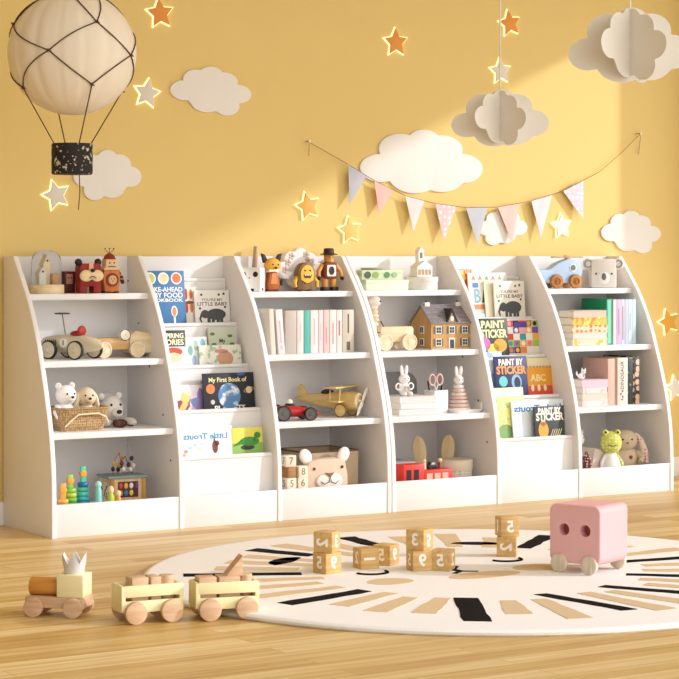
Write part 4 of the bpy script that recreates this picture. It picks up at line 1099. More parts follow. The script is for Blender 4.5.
# -- third bay, second shelf: a row of books
def sbook(x0, x1, y, z, h, d, hexc, label, rz=0, lean=0, group=None, bars=(), name='book'):
    t = thing(name, label, 'book', ((x0+x1)/2, y, z), rz, group)
    if lean: t.rotation_euler.y = R(lean)
    w = x1-x0
    book_body(t, w, h, d, hexc if not isinstance(hexc, str) else M(hexc, .55, .02), 'spine')
    for z0, z1, ww, c in bars: MB().box(-w*ww/2, w*ww/2, -.0005, .0003, h*z0, h*z1).build('spine_mark', M(c, .6), t)
    return t
G = 'books standing in a row on the shelf of the left bookcase'
sbook(1.000, 1.020, -.262, S2, .176, .15, 'D8D1C2', 'cream book, leftmost of the row and slightly hidden by the shelf side', 0, -4, G)
sbook(1.030, 1.060, -.265, S2, .174, .15, 'DEDAD6', 'leaning white book with pink spine marks, second from the left in the row', 0, -5, G, ((.25, .75, .16, 'D9A8A8'), (.1, .2, .3, 'C9B8B8')))
rowb = [(1.066, 1.118, 'BDB2A6', 'wide grey-beige book in the row, beside the leaning white book', ()),
        (1.119, 1.150, 'DDD6D0', 'white book between the wide beige book and the teal book', ((.3, .7, .14, 'D8B8B4'),)),
        (1.151, 1.179, '58B5A6', 'teal book in the row, the only teal one', ()),
        (1.180, 1.216, 'E0DAD6', 'wide white book with rose spine lines, right of the teal book', ((.2, .8, .12, 'DDA8B4'),)),
        (1.217, 1.239, 'D9CFCE', 'thin white book two places right of the teal book', ((.3, .7, .2, 'E0C0C4'),)),
        (1.240, 1.267, 'E0BDB8', 'pale pink book in the middle of the right half of the row', ((.2, .6, .12, 'C98A94'),)),
        (1.268, 1.301, 'DFD9D2', 'white book with red spine title, right of the pale pink book', ((.2, .7, .14, 'C98070'),)),
        (1.302, 1.327, 'E2DBD2', 'thin white book with a deep pink spine title near the right end of the row', ((.4, .75, .25, 'CC5A78'),)),
        (1.328, 1.383, 'CFC5B4', 'beige book with a dark spine pattern, at the right end of the row', ((.45, .9, .12, '5A4E44'), (.05, .25, .3, '6A6258')))]
for a, b_, c, l, bars in rowb: sbook(a+.0006, b_-.0012, -.255, S2, .168, .155, c, l, 0, 0, G, bars)

# -- third bay, third shelf: red racer and biplane
REDP = M('B8201E', .3, .03, 10, spec=.5)
t = thing('toy_racing_car', 'red toy racing car with black wheels on the shelf beside the biplane', 'toy car', (1.078, -.300, S3), R(-12))
b = bmesh.new(); rings = []
for x, ry, rz_, zc in ((-.088, .014, .012, .036), (-.07, .024, .020, .036), (-.02, .030, .024, .036), (.03, .026, .018, .033), (.075, .018, .013, .029), (.094, .010, .008, .027)):
    rings.append([b.verts.new((x, ry*math.cos(2*PI*k/20), zc+rz_*math.sin(2*PI*k/20))) for k in range(20)])
for A, B in zip(rings, rings[1:]):
    for k in range(20): b.faces.new((A[k], A[(k+1) % 20], B[(k+1) % 20], B[k]))
b.faces.new(rings[0][::-1]); b.faces.new(rings[-1]); bmesh.ops.recalc_face_normals(b, faces=b.faces)
m = MB(); m._merge(b); m.box(.070, .098, -.040, .040, .020, .027, .002); m.build('body', REDP, t)
MB().ell((-.018, 0, .058), (.020, .016, .010)).build('cockpit', BLACK, t); MB().ell((-.018, 0, .070), (.012, .011, .012)).build('driver_helmet', M('E9E4DA', .4), t)
MB().cyl((-.055, -.0275, .040), (-.055, -.031, .040), .010, seg=20).build('number_disc', M('F2EEE6', .5), t)
MB().cyl((.060, -.020, .03), (.060, -.022, .03), .007, seg=16).build('headlamp', M('E9E4DA', .4), t)
for x, r in ((-.058, .030), (.052, .026)):
    for s in (-1, 1): toy_wheel(t, (x, s*.044, r), r, .020, BLACK, M('5A5650', .4))
YW = WOOD('E6CB8A', 'D6B56C', 12, 'X')
t = thing('wooden_biplane', 'yellow wooden toy biplane with a white propeller', 'toy plane', (1.318, -.195, S3), R(-62))
b = bmesh.new(); rings = []
for x, r, zc in ((-.15, .010, .068), (-.12, .016, .066), (-.05, .029, .062), (.03, .036, .062), (.09, .037, .062), (.118, .034, .062), (.124, .026, .062)):
    rings.append([b.verts.new((x, r*math.cos(2*PI*k/24), zc+r*math.sin(2*PI*k/24))) for k in range(24)])
for A, B in zip(rings, rings[1:]):
    for k in range(24): b.faces.new((A[k], A[(k+1) % 24], B[(k+1) % 24], B[k]))
b.faces.new(rings[0][::-1]); b.faces.new(rings[-1]); bmesh.ops.recalc_face_normals(b, faces=b.faces)
m = MB(); m._merge(b); m.build('fuselage', YW, t)
for z, hw in ((.062, .088), (.118, .108)): MB().box(.022, .078, -hw, hw, z-.003, z+.003, .002).build('wing', YW, t)
for s in (-1, 1):
    for x in (.028, .072): MB().tube([(x, s*.07, .062), (x+.006, s*.075, .118)], .0024, 6).build('strut', YW, t)
    MB().tube([(.05, s*.02, .092), (.05, s*.03, .118)], .0024, 6).build('strut', YW, t)
MB().box(-.152, -.118, -.05, .05, .066, .071, .002).build('tailplane', YW, t)
MB().prism([(-.158, .07), (-.112, .07), (-.128, .112), (-.146, .124), (-.158, .112)], 'xz', -.004, .004, .001).build('tail_fin', YW, t)
MB().ell((-.02, 0, .092), (.030, .020, .014)).build('cockpit', M('3A302A', .6), t)
MB().cyl((.122, 0, .062), (.140, 0, .062), .008, .004, seg=16).build('spinner', M('E9E2D2', .5), t)
MB().torus((.122, 0, .062), .029, .004, 'X').build('cowl_ring', M('F0E9D8', .5), t)
m = MB()
for s in (-1, 1): m.ell((.136, s*.020, .062+s*.026), (.003, .010, .036), (-s*.0+R(-38), 0, 0))
m.build('propeller', M('F0EBE0', .5), t)
for s in (-1, 1):
    toy_wheel(t, (.065, s*.048, .027), .027, .010, M('8A6A3A', .6), YW); MB().tube([(.065, s*.044, .027), (.06, s*.02, .045)], .003, 6).build('undercarriage', YW, t)
MB().cyl((.065, -.046, .027), (.065, .046, .027), .003, seg=8).build('axle', YW, t)
toy_wheel(t, (-.135, 0, .012), .012, .008, M('8A6A3A', .6), YW); MB().tube([(-.135, 0, .02), (-.13, 0, .056)], .0025, 6).build('tail_strut', YW, t)

# -- third bay, bottom compartment
t = thing('fabric_storage_bin', 'beige fabric storage bin with a bear face and white ears on its front', 'storage bin', (1.245, -.205, S0))
FB = M('BCA78C', .95, .08, 120, .4)
W_, D_, H_ = .122, .105, .168
MB().box(-W_, W_, -D_, -D_+.006, 0, H_, .002).box(-W_, W_, D_-.006, D_, 0, H_, .002).box(-W_, -W_+.006, -D_+.006, D_-.006, 0, H_, .002).box(W_-.006, W_, -D_+.006, D_-.006, 0, H_, .002).box(-W_+.006, W_-.006, -D_+.006, D_-.006, 0, .005).build('bin', FB, t)
MB().tube([(x*W_, y*D_, H_) for x, y in ((-1, -1), (1, -1), (1, 1), (-1, 1))], .003, 6, True).build('trim_edge', M('6E5236', .9), t)
t = thing('plush_bear', 'large tan plush bear with white ears in front of the beige fabric bin', 'plush toy', (1.178, -.352, S0))
TP = M('D9C2AA', .95, .05, 100, .5)
MB().prism([(-.098, 0), (.105, 0), (.104, .08), (.092, .135), (.05, .150), (-.03, .150), (-.078, .138), (-.096, .08)], 'xz', -.022, .026, .014).build('head', TP, t)
for s in (-1, 1):
    MB().ell((s*.086+.006, .0, .158), (.026, .012, .032), (0, s*.6, 0)).build('ear', M('EFE9E2', .95, .03, 90, .3), t)
MB().ell((.012, -.026, .062), (.060, .010, .034)).build('muzzle', M('EFE3D6', .95, .03, 90, .3), t)
MB().prism([(-.012, .095), (.030, .095), (.012, .078), (.006, .078)], 'xz', -.038, -.030, .002).build('nose', M('8A6A58', .8), t)
MB().tube([(-.030, -.034, .062), (-.016, -.038, .052), (.004, -.039, .060), (.009, -.038, .080), (.014, -.039, .060), (.034, -.038, .052), (.048, -.034, .062)], .0016, 6).build('mouth', M('6A4A3C', .8), t)
dots(t, [(-.055, .112), (.072, .114)], .006, M('5A4036', .6), -.025)
WB = WOOD('EEE2CC', 'DCCBAA', 12, 'X')
def wblock(x, y, z, ch, label, rz=0, wood=None):
    t = thing('number_block', label, 'toy block', (x, y, z), R(rz), 'pale wooden number blocks beside the plush bear')
    S = .043; MB().box(-S/2, S/2, -S/2, S/2, 0, S, .002).build('block', wood or WB, t)
    if not ch: return
    MB().text(ch, .038, (0, -S/2-.0001, S/2), 0, False, .01).build('digit', M('8A7F72', .7), t)
    MB().text(ch, .036, (-S/2-.0001, 0, S/2), -PI/2, False, .01).build('digit', M('8A7F72', .7), t)
wblock(1.000, -.385, S0, '4', 'pale wooden block hidden low at the bottom of the little block tower')
wblock(1.050, -.388, S0, '3', 'pale wooden block low beside the tower, in front of the plush bear side')
wblock(1.003, -.385, S0+.043, '5', 'pale wooden block marked 5, second layer at the left', 4)
wblock(1.053, -.388, S0+.043, '6', 'pale wooden block marked 6, second layer at the right', -3)
wblock(1.006, -.384, S0+.086, '', 'brown-faced wooden block, third layer of the little tower', 8, WOOD('A97E52', '8E6338', 12, 'X'))
wblock(1.004, -.384, S0+.129, '7', 'pale wooden block marked 7, on the very top of the little tower', -6)
wblock(1.052, -.387, S0+.086, '8', 'pale wooden block on top of the 6, right column of the little tower', 6)

# -- fourth bay, top shelf
def gift_box(x, y, z, sx, sy, sz, hexc, label, rz=0, marks=()):
    t = thing('gift_box', label, 'box', (x, y, z), R(rz), 'pale green boxes')
    MB().box(-sx/2, sx/2, -sy/2, sy/2, 0, sz*.62, .002).build('box', M(hexc, .6, .02), t)
    MB().box(-sx/2-.0015, sx/2+.0015, -sy/2-.0015, sy/2+.0015, sz*.6, sz, .002).build('lid', M(hexc, .6, .02), t)
    for mx, c, r in marks: MB().prism(ellipse(mx, sz*.5, r, r*.9, 20), 'xz', -sy/2-.0028, -sy/2-.0014).build('badge', M(c, .6), t)
    return t
gift_box(1.604, -.098, S1, .205, .125, .043, 'DFE6CE', 'pale green box under the decorated box on the top shelf')
t = gift_box(1.578, -.098, S1+.043, .205, .12, .040, 'C6D6AF', 'decorated green box with round badges, on top of a plainer box', 3, ((-.075, '4A5A48', .016), (-.035, '8FA85A', .015), (.022, '5C8A5A', .014), (.060, '9AB890', .013)))
t = thing('grey_clay_tray', 'small flat grey stone tray lying on top of the green boxes', 'tray', (1.578, -.085, S1+.083))
MB().lathe([(0, 0), (.042, 0), (.048, .006), (.046, .009), (.040, .005), (0, .005)], seg=36).build('tray', M('B4AA9C', .7), t)
t = thing('round_gift_box', 'round white box holding up a small white house ornament', 'box', (1.813, -.098, S1))
MB().lathe([(0, 0), (.066, 0), (.067, .002), (.067, .036), (0, .036)], seg=44).build('box', M('E6E2DC', .6), t)
MB().lathe([(0, .034), (.069, .034), (.070, .036), (.070, .052), (.068, .054), (0, .054)], seg=44).build('lid', M('EAE6E0', .6), t)
t = thing('house_ornament', 'small white house ornament with a tall tower on the round white box', 'ornament', (1.813, -.098, S1+.054))
MB().box(-.038, .038, -.026, .026, 0, .040, .002).build('house', M('F0ECE6', .6), t)
MB().prism([(-.041, .040), (.041, .040), (.0, .066)], 'xz', -.028, .028).build('roof', M('F2EFEA', .6), t)
MB().box(-.014, .014, -.0, .024, .05, .105, .002).prism([(-.016, .105), (.016, .105), (0, .122)], 'xz', -.002, .026).build('tower', M('EFECE6', .6), t)
MB().box(-.006, .006, -.0012, .001, .076, .100).build('tower_window', M('7A7470', .6), t)
for i in range(4): MB().box(-.032+.017*i, -.020+.017*i, -.0272, -.0255, .008, .030).build('window', M('B79A72', .6), t)

# -- fourth bay, second shelf
t = thing('pull_along_worm_toy', 'wooden pull-along wagon with a pale caterpillar neck and round head', 'pull toy', (1.606, -.195, S2), R(-6))
MB().box(-.072, .075, -.036, .036, .034, .096, .005).build('body', BIRCH, t)
MB().box(.066, .080, -.030, .030, .045, .090, .003).build('tail_board', M('F0EBE0', .5), t)
for i in range(6): MB().ell((-.078-.002*abs(i-2), 0, .088+.017*i), (.015, .015, .011)).build('neck_bead', M('EBDCC2' if i % 2 else 'E2C9A2', .5), t)
MB().ell((-.080, 0, .196), (.024, .022, .022)).build('head', M('EBDAD0', .5), t)
dots(t, [(-.066, .198)], .0045, BLACK, -.019); MB().tube([(-.062, -.014, .12), (-.048, -.02, .09), (-.062, -.03, .07), (-.085, -.03, .075)], .0025, 6).build('pull_string', M('6A4A2C', .8), t)
for x in (-.058, .052):
    for s in (-1, 1): toy_wheel(t, (x, s*.045, .034), .034, .016, M('EDE0CC', .5), BIRCH)
def doll_house():
    t = thing('doll_house', 'wooden doll house with grey slate roof, dormer and white windows', 'doll house', (1.868, -.165, S2), R(-2))
    t.scale = (.89, .89, .89)
    WH = WOOD('CFA468', 'BB8D4F', 12, 'Z')
    w, d, h = .112, .085, .118
    MB().prism([(-d, 0), (d, 0), (d, h), (0, h+.075), (-d, h)], 'yz', -w, w).build('walls', WH, t)
    SL = M('8A8486', .8, .35, 60, .5)
    for s in (-1, 1):
        n = 7
        for i in range(n):
            f0, f1 = i/n, (i+1)/n
            y0 = s*(d+.008)*(1-f0); y1 = s*(d+.008)*(1-f1)-s*.004; z0 = h-.004+(.083)*f0; z1 = h-.004+.083*f1
            MB().prism([(y0, z0+.003), (y0, z0+.009), (y1, z1+.007), (y1, z1+.001)][::s], 'yz', -w-.006, w+.006).build('slate_course', SL, t)
    for xx in (-.085, .085):
        MB().box(xx-.013, xx+.013, -.012, .012, h+.066, h+.096, .001).build('chimney', M('ECE7DE', .6), t)
        MB().cyl((xx, 0, h+.096), (xx, 0, h+.103), .005, seg=12).build('chimney_pot', M('2E2A2A', .6), t)
    MB().prism([(-.026, h+.004), (.026, h+.004), (0, h+.058)], 'xz', -d-.002, -.02).build('dormer', WH, t)
    MB().prism([(-.034, h+.001), (-.026, h+.001), (0, h+.056), (.026, h+.001), (.034, h+.001), (0, h+.068)], 'xz', -d-.007, -.02).build('dormer_roof', M('3A3638', .8), t)
    MB().prism(ellipse(0, h+.022, .009, .012), 'xz', -d-.004, -d-.001).build('dormer_window', M('F2EEE6', .6), t)
    def win(x, z, side=False):
        m = MB(); g = MB()
        if side: m.box(-w-.003, -w, x-.016, x+.016, z-.017, z+.017); g.box(-w-.0042, -w-.001, x-.012, x-.002, z-.013, z+.013).box(-w-.0042, -w-.001, x+.002, x+.012, z-.013, z+.013)
        else: m.box(x-.016, x+.016, -d-.003, -d, z-.017, z+.017); g.box(x-.012, x-.0015, -d-.0042, -d-.001, z+.001, z+.013).box(x+.0015, x+.012, -d-.0042, -d-.001, z+.001, z+.013).box(x-.012, x-.0015, -d-.0042, -d-.001, z-.013, z-.001).box(x+.0015, x+.012, -d-.0042, -d-.001, z-.013, z-.001)
        f = m.build('window', M('F2EEE6', .6), t); g.build('pane', M('3A3A3E', .3), f)
        if not side:
            for s in (-1, 1): MB().box(x+s*.021-.004, x+s*.021+.004, -d-.003, -d, z-.017, z+.017).build('shutter', M('6E6A66', .6), t)
    for x in (-.072, 0, .072): win(x, .088)
    for x in (-.072, .072): win(x, .032)
    for yy in (-.0,): win(yy-.01, .088, True); win(yy-.01, .032, True)
    dr = MB().box(-.017, .017, -d-.003, -d, 0, .052).build('door_frame', M('F2EEE6', .6), t); MB().box(-.010, .010, -d-.005, -d-.002, .002, .044).build('door_leaf', M('3E444E', .6), dr)
    MB().box(-w-.004, w+.004, -d-.012, d, 0, .004, .001).build('base_board', M('D8D2C8', .7), t)
doll_house()

# -- fourth bay, third shelf
GW = 'white books stacked under the bunny doll'
def lbook(x, y, z, w, th, d, hexc, label, rz=0, group=None, bars=()):
    t = thing('book', label, 'book', (x, y, z), R(rz), group)
    flat_book_body(t, w, th, d, hexc if not isinstance(hexc, str) else M(hexc, .55, .02))
    for x0, x1, c in bars: MB().box(x0*w, x1*w, .0010, .0020, th*.3, th*.7).build('spine_mark', M(c, .6), t)
    return t
zz = S3
for i, (w, th, c, l, rz) in enumerate(((.180, .026, 'D9D2CE', 'white book at the bottom of the stack under the bunny', -2), (.172, .022, 'DDD9D6', 'white book in the middle of the stack under the bunny', 2), (.178, .026, 'DBD5D2', 'white book on top of the stack, with the bunny sitting on it', -1))):
    lbook(1.640, -.330, zz, w, th, .14, c, l, rz, GW); zz += th
def bunny(x, y, z, s, label):
    t = thing('bunny_doll', label, 'doll', (x, y, z))
    F = M('F0EDE8', .9, .03, 90, .3)
    m = MB().ell((0, 0, .036*s), (.030*s, .026*s, .036*s)).ell((0, -.002*s, .086*s), (.030*s, .027*s, .026*s))
    for q in (-1, 1):
        m.ell((q*.014*s, 0, .128*s), (.010*s, .008*s, .030*s), (0, q*.12, 0))
        m.ell((q*.018*s, -.026*s, .012*s), (.013*s, .022*s, .012*s))
    m.build('body', F, t)
    for q in (-1, 1): MB().torus((q*.038*s, -.006*s, .048*s), .016*s, .004*s, 'Y', 20, 8).build('arm', F, t)
    MB().torus((0, -.030*s, .036*s), .013*s, .0045*s, 'Y', 24, 8).build('teething_ring', M('C9B8A8', .6), t)
    dots(t, [(-.011*s, .090*s), (.011*s, .090*s)], .003*s, BLACK, -.028*s); MB().ell((0, -.029*s, .080*s), (.003*s, .002*s, .002*s)).build('nose', M('9A7A70', .7), t)
bunny(1.612, -.268, zz, .78, 'small white bunny doll with looped arms, on the stack of white books')
t = thing('arched_board', 'grey arch-shaped board leaning at the back of the shelf behind the bunny', 'board', (1.735, -.03, S3))
o = MB().prism([(-.105, 0), (.105, 0)] + [(.105, .075)] + [(.105-.06+.06*math.cos(a), .105+.05*math.sin(a)) for a in [PI/2*i/8 for i in range(9)]] + [(-.105+.06-.06*math.sin(a), .105+.05*math.cos(a)) for a in [PI/2*i/8 for i in range(9)]] + [(-.105, .075)], 'xz', -.004, .004, .001).build('board', M('9C9894', .6), t)
o.rotation_euler.x = R(-4)
t = thing('pencil_cup', 'square white pencil cup on the shelf, left of the ring stacker', 'cup', (1.768, -.268, S3), R(6))
MB().box(-.036, .036, -.034, -.031, 0, .092, .001).box(-.036, .036, .031, .034, 0, .092, .001).box(-.036, -.033, -.031, .031, 0, .092, .001).box(.033, .036, -.031, .031, 0, .092, .001).box(-.033, .033, -.031, .031, 0, .004).build('cup', M('F2EFEB', .5), t)
t = thing('scissors', 'pink-handled scissors standing in the white pencil cup', 'scissors', (1.768, -.268, S3+.005))
PK = M('D9B4AE', .4)
for s in (-1, 1):
    m = MB(); pts = [(s*.018+.014*math.cos(a), 0, .128+.022*math.sin(a)) for a in [2*PI*i/20 for i in range(20)]]
    m.tube(pts, .0042, 8, True); m.build('handle', PK, t)
    MB().tube([(s*.008, 0, .108), (0, 0, .085), (-s*.006, 0, .008)], [.003, .004, .0015], 6).build('blade', M('BDBDBD', .3, metal=.9), t)
for dx, l, nm in ((-.024, 'black pen in the white pencil cup, left of the scissors', 0), (.026, 'black pen in the white pencil cup, right of the scissors', 1)):
    t = thing('pen', l, 'pen', (1.768+dx*.6, -.258, S3+.005)); t.rotation_euler.y = R(12 if nm else -8)
    MB().cyl((0, 0, .012), (0, 0, .125), .004, seg=12).cyl((0, 0, 0), (0, 0, .012), .001, .004, seg=12).build('barrel', BLACK, t); MB().box(-.001, .001, -.0055, -.004, .095, .124).build('clip', M('8A8A8A', .3, metal=.8), t)
t = thing('serving_tray', 'shallow white tray under the ring stacker at the right of the shelf', 'tray', (1.880, -.275, S3))
b = bmesh.new(); rings = []
for fx, fy, z in ((.064, .066, 0), (.074, .078, .012), (.075, .080, .014), (.071, .075, .014), (.063, .064, .005)):
    rings.append([b.verts.new((x*fx, y*fy, z)) for x, y in rrect(-1, 1, -1, 1, .3, 6)])
for A, B in zip(rings, rings[1:]):
    for k in range(len(A)): b.faces.new((A[k], A[(k+1) % len(A)], B[(k+1) % len(A)], B[k]))
b.faces.new(rings[0][::-1]); b.faces.new(rings[-1]); bmesh.ops.recalc_face_normals(b, faces=b.faces)
m = MB(); m._merge(b); m.box(.064, .074, -.06, .06, .004, .040, .004); m.build('tray', M('EFECE8', .5), t)
t = thing('ring_stacker', 'bunny-topped ring stacker in white and dusty pink on a white tray', 'stacking toy', (1.868, -.285, S3+.0055))
cs = ['E9E0D4', 'E0BDB0', 'D9C8BA', 'DFB7AE', 'E6D8C8', 'E3C9BE', 'EFE8DE']
MB().cyl((0, 0, 0), (0, 0, .11), .006, seg=12).build('post', CREAM, t)
for i, c in enumerate(cs):
    r = .050-.0046*i; z = .0075+.0150*i
    MB().lathe([(.005, -.007), (r*.9, -.007), (r, -.003), (r, .003), (r*.9, .007), (.005, .007)], (0, 0, z), 32).build('ring', M(c, .5), t)
m = MB().ell((0, 0, .124), (.022, .020, .021))
for q in (-1, 1): m.ell((q*.011, 0, .158), (.0085, .007, .024), (0, q*.1, 0))
m.build('bunny_head', M('F2EFEB', .6), t); dots(t, [(-.008, .126), (.008, .126)], .0024, BLACK, -.0195)

# -- fourth bay, bottom compartment
t = thing('toy_building', 'red wooden toy building with dark doorways and pale panels', 'toy building', (1.648, -.355, S0))
RD = M('D6301F', .4, .03)
MB().box(-.118, -.018, -.032, .032, 0, .105, .002).box(-.018, .118, -.032, .032, 0, .080, .002).build('walls', RD, t)
for xx in (-.093, -.057): MB().box(xx-.011, xx+.011, -.0335, -.031, .012, .085).build('doorway', M('2A1614', .6), t)
for xx in (.006, .044, .082): MB().box(xx-.014, xx+.014, -.0335, -.031, .040, .066).build('panel', M('E0B8A0', .6), t)
for xx, c, l in ((.002, 'E6D2A6', 'cream peg figure standing on the red toy building, left of the pair'), (.078, 'A85A3A', 'brown peg figure standing on the red toy building, right of the pair')):
    p = thing('peg_figure', l, 'peg doll', (1.648+xx, -.355, S0+.080), 0, 'peg figures on the red toy building')
    MB().cyl((0, 0, 0), (0, 0, .026), .009, .007, seg=18, bev=.001).build('body', M(c, .5), p); MB().ell((0, 0, .033), .009, u=14, v=10).build('head', M('E3C79A', .5), p)
t = thing('toy_car', 'small black and silver toy car parked on the red toy building', 'toy car', (1.690, -.352, S0+.080))
MB().prism([(-.022, .006), (.022, .006), (.022, .016), (.012, .018), (.006, .028), (-.012, .028), (-.018, .017), (-.022, .016)], 'xz', -.012, .012, .001).build('body', M('3A3634', .3), t)
MB().prism([(-.012, .018), (.007, .018), (.003, .026), (-.009, .026)], 'xz', -.0128, -.0118).build('window', M('C9C9C4', .3), t)
for x in (-.013, .013):
    for s in (-1, 1): MB().cyl((x, s*.010, .006), (x, s*.015, .006), .006, seg=14).build('wheel', BLACK, t)
t = thing('round_storage_box', 'round cardboard box with patterned side and cream lid, right of the red building', 'box', (1.868, -.262, S0))
MB().lathe([(0, 0), (.068, 0), (.069, .002), (.069, .066), (0, .066)], seg=48).build('box', SPECKLE('E6DED2', 'B9AFA2', 90, .32, .7), t)
MB().lathe([(0, .060), (.071, .060), (.072, .062), (.072, .100), (.070, .103), (0, .103)], seg=48).build('lid', M('E3D5BE', .7), t)
for x, l, rz in ((1.778, 'pale wooden ear-shaped paddle leaning at the back, left of the pair', -7), (1.888, 'pale wooden ear-shaped paddle leaning at the back, right of the pair', 4)):
    t = thing('wooden_paddle', l, 'toy', (x, -.165, S0), -R(28), 'ear-shaped paddles behind the round box')
    o = MB().prism([(-.010, 0), (.010, 0), (.014, .06)] + [(.028*math.cos(a), .135+.060*math.sin(a)) for a in [-.6+(PI+1.2)*i/18 for i in range(19)]] + [(-.014, .06)], 'xz', -.006, .006, .002).build('paddle', WOOD('E3CDA2', 'D2B784', 12, 'Z'), t); o.rotation_euler.y = R(rz)
t = thing('flat_box', 'flat grey box lying behind the red toy building', 'box', (1.60, -.20, S0))
MB().box(-.075, .075, -.06, .06, 0, .085, .002).build('box', M('9E9792', .7), t); MB().box(-.077, .077, -.062, .062, .085, .102, .002).build('lid', M('B0A8A2', .7), t)

# -- sixth bay, top shelf
t = thing('toy_helicopter', 'sky blue wooden toy helicopter with wooden wheels and rotor', 'toy helicopter', (2.526, -.105, S1), R(-3))
t.scale = (1.1, 1.0, 1.06)
BL = M('A9C3DC', .5, .02)
P = [(-.104, .075), (-.056, .078), (-.02, .100), (.03, .118), (.062, .116), (.088, .098), (.098, .066), (.088, .036), (.06, .022), (-.06, .022), (-.09, .036), (-.108, .058)]
def smooth_closed(P, k=4):
    out = []; n = len(P)
    for i in range(n):
        p0, p1, p2, p3 = [Vector(P[(i+j-1) % n]) for j in range(4)]
        for q in range(k):
            s_ = q/k; v = .5*((2*p1)+(p2-p0)*s_+(2*p0-5*p1+4*p2-p3)*s_*s_+(3*p1-p0-3*p2+p3)*s_**3); out.append((v.x, v.y))
    return out
MB().prism(smooth_closed(P), 'xz', -.024, .024, .004).build('body', BL, t)
MB().cyl((.052, -.0245, .084), (.052, -.0262, .084), .016, seg=28).build('porthole_rim', M('F0EEEA', .5), t); MB().cyl((.052, -.0262, .084), (.052, -.0274, .084), .012, seg=28).build('porthole', M('6E7276', .4), t)
MB().cyl((.040, 0, .116), (.040, 0, .130), .005, seg=14).build('mast', WOOD('B07A3C', '94622C'), t)
m = MB().box(-.032, .112, -.010, .010, .124, .130, .002).box(.030, .050, -.010, .010, .120, .134, .003); m.build('rotor', WOOD('C9A878', 'B08C58', 12, 'X'), t)
WW = WOOD('BF8140', '9F642B', 14, 'X')
for x in (-.030, .060):
    for s in (-1, 1):
        wo = MB().cyl((x, s*.026, .029), (x, s*.040, .029), .029, seg=32, bev=.003).build('wheel', WW, t); MB().torus((x, s*.0405, .029), .012, .0022, 'Y').build('wheel_groove', M('8A5526', .6), wo); MB().cyl((x, s*.040, .029), (x, s*.043, .029), .006, seg=14).build('hub', M('9A6430', .6), wo)
    MB().cyl((x, -.028, .029), (x, .028, .029), .004, seg=10).build('axle', WW, t)
t = thing('koala_storage_box', 'white fabric koala box with round ears and grey nose on the top shelf', 'storage box', (2.772, -.100, S1), R(-30))
KF = M('E6E0D8', .9, .03, 90, .3)
MB().box(-.056, .056, -.040, .040, 0, .126, .008).build('box', KF, t)
for s in (-1, 1):
    e = MB().ell((s*.066, -.022, .106), (.024, .012, .026)).build('ear', KF, t); MB().torus((s*.066, -.033, .106), .015, .004, 'Y').build('ear_ring', M('A8A29A', .9), e)
MB().ell((0, -.040, .044), (.025, .004, .026)).build('muzzle', M('F4F1EC', .9), t); MB().ell((0, -.044, .050), (.010, .004, .016)).build('nose', M('75706C', .7), t)
dots(t, [(-.034, .062), (.034, .062)], .0045, BLACK, -.0405)

# -- sixth bay, second shelf
GS = 'books lying in a pile on the upper shelf of the right bookcase'
zz = S2
for w, th, c, l in ((.215, .030, SPECKLE('D9CDB2', 'E0B84A', 34, .55, .6, 0, 'noise', .06), 'cream book with yellow leaf print, bottom of the pile of five'),
                    (.210, .026, 'D3CDC2', 'plain white book, second from the bottom of the pile of five'),
                    (.218, .031, SPECKLE('DCCBA8', 'D9793A', 40, .30, .6), 'cream book with orange dots, in the middle of the pile of five'),
                    (.214, .032, MULTI(('E8B83A', 'F2D858', 'A9C24A', 'E8863A', 'F4E48A'), 60), 'bright yellow and orange floral book, second from the top of the pile'),
                    (.206, .030, 'C9BBA9', 'beige book on top of the pile of five')):
    lbook(2.562, -.275, zz, w*.88, th, .11, c, l, 0, GS); zz += th
GR = 'books standing on the upper shelf of the right bookcase'
sbook(2.672, 2.702, -.250, S2, .196, .17, '17946B', 'tall thick green book standing right of the pile of five', 0, 0, GR, ((0.02, .98, .7, '7CCFB0'),))
for a, b_, c, l, bars in ((2.704, 2.722, 'D8D0D0', 'thin white book just right of the thick green book', ()), (2.723, 2.748, 'C9B0D2', 'lilac book, second right of the thick green book', ((.2, .8, .12, '8A6A9A'),)),
                          (2.749, 2.767, 'DBCFD5', 'white book with dark spine marks, between lilac and blue-grey books', ((.1, .85, .3, '8A8088'),)), (2.768, 2.788, 'B9C3D2', 'blue-grey book in the row right of the green book', ()),
                          (2.789, 2.808, 'CFDDEC', 'pale blue book, second from the right end of the row', ((.3, .7, .2, '8AA4C4'),)), (2.809, 2.831, 'BFDCDC', 'pale aqua book at the right end of the row', ())):
    sbook(a, b_, -.255, S2, .193, .16, c, l, 0, 0, GR, bars)

# -- sixth bay, third shelf
GT = 'books lying in a pile on the lower shelf of the right bookcase'
zz = S3
for w, th, c, l in ((.148, .026, SPECKLE('DBCDC8', 'DDBFBA', 40, .55, .6, 0, 'noise', .06), 'white book with blush print, bottom of the pile of four'), (.146, .028, 'D9C5B6', 'pale peach book, second from the bottom of the pile of four'),
                    (.140, .026, SPECKLE('D5CFCB', 'BDB6B2', 50, .58, .6, 0, 'noise', .05), 'white book with grey print, second from the top of the pile of four'), (.150, .032, 'D6BCC6', 'pale pink book on top of the pile of four')):
    lbook(2.553, -.320, zz, w*.94, th, .11, c, l, 0, GT); zz += th
t = thing('cat_figurine', 'tiny white and grey animal figurine on the pile of four books', 'figurine', (2.506, -.285, zz))
m = MB().ell((0, 0, .014), (.018, .012, .014)).ell((.006, -.006, .032), (.011, .010, .010))
for s in (-1, 1): m.prism([(.006+s*.008-.004, .038), (.006+s*.008+.004, .038), (.006+s*.009, .050)], 'xz', -.009, -.004)
m.tube([(-.014, 0, .012), (-.024, .002, .022), (-.022, .004, .036)], [.004, .004, .002], 8); m.build('body', M('F0ECE8', .6), t)
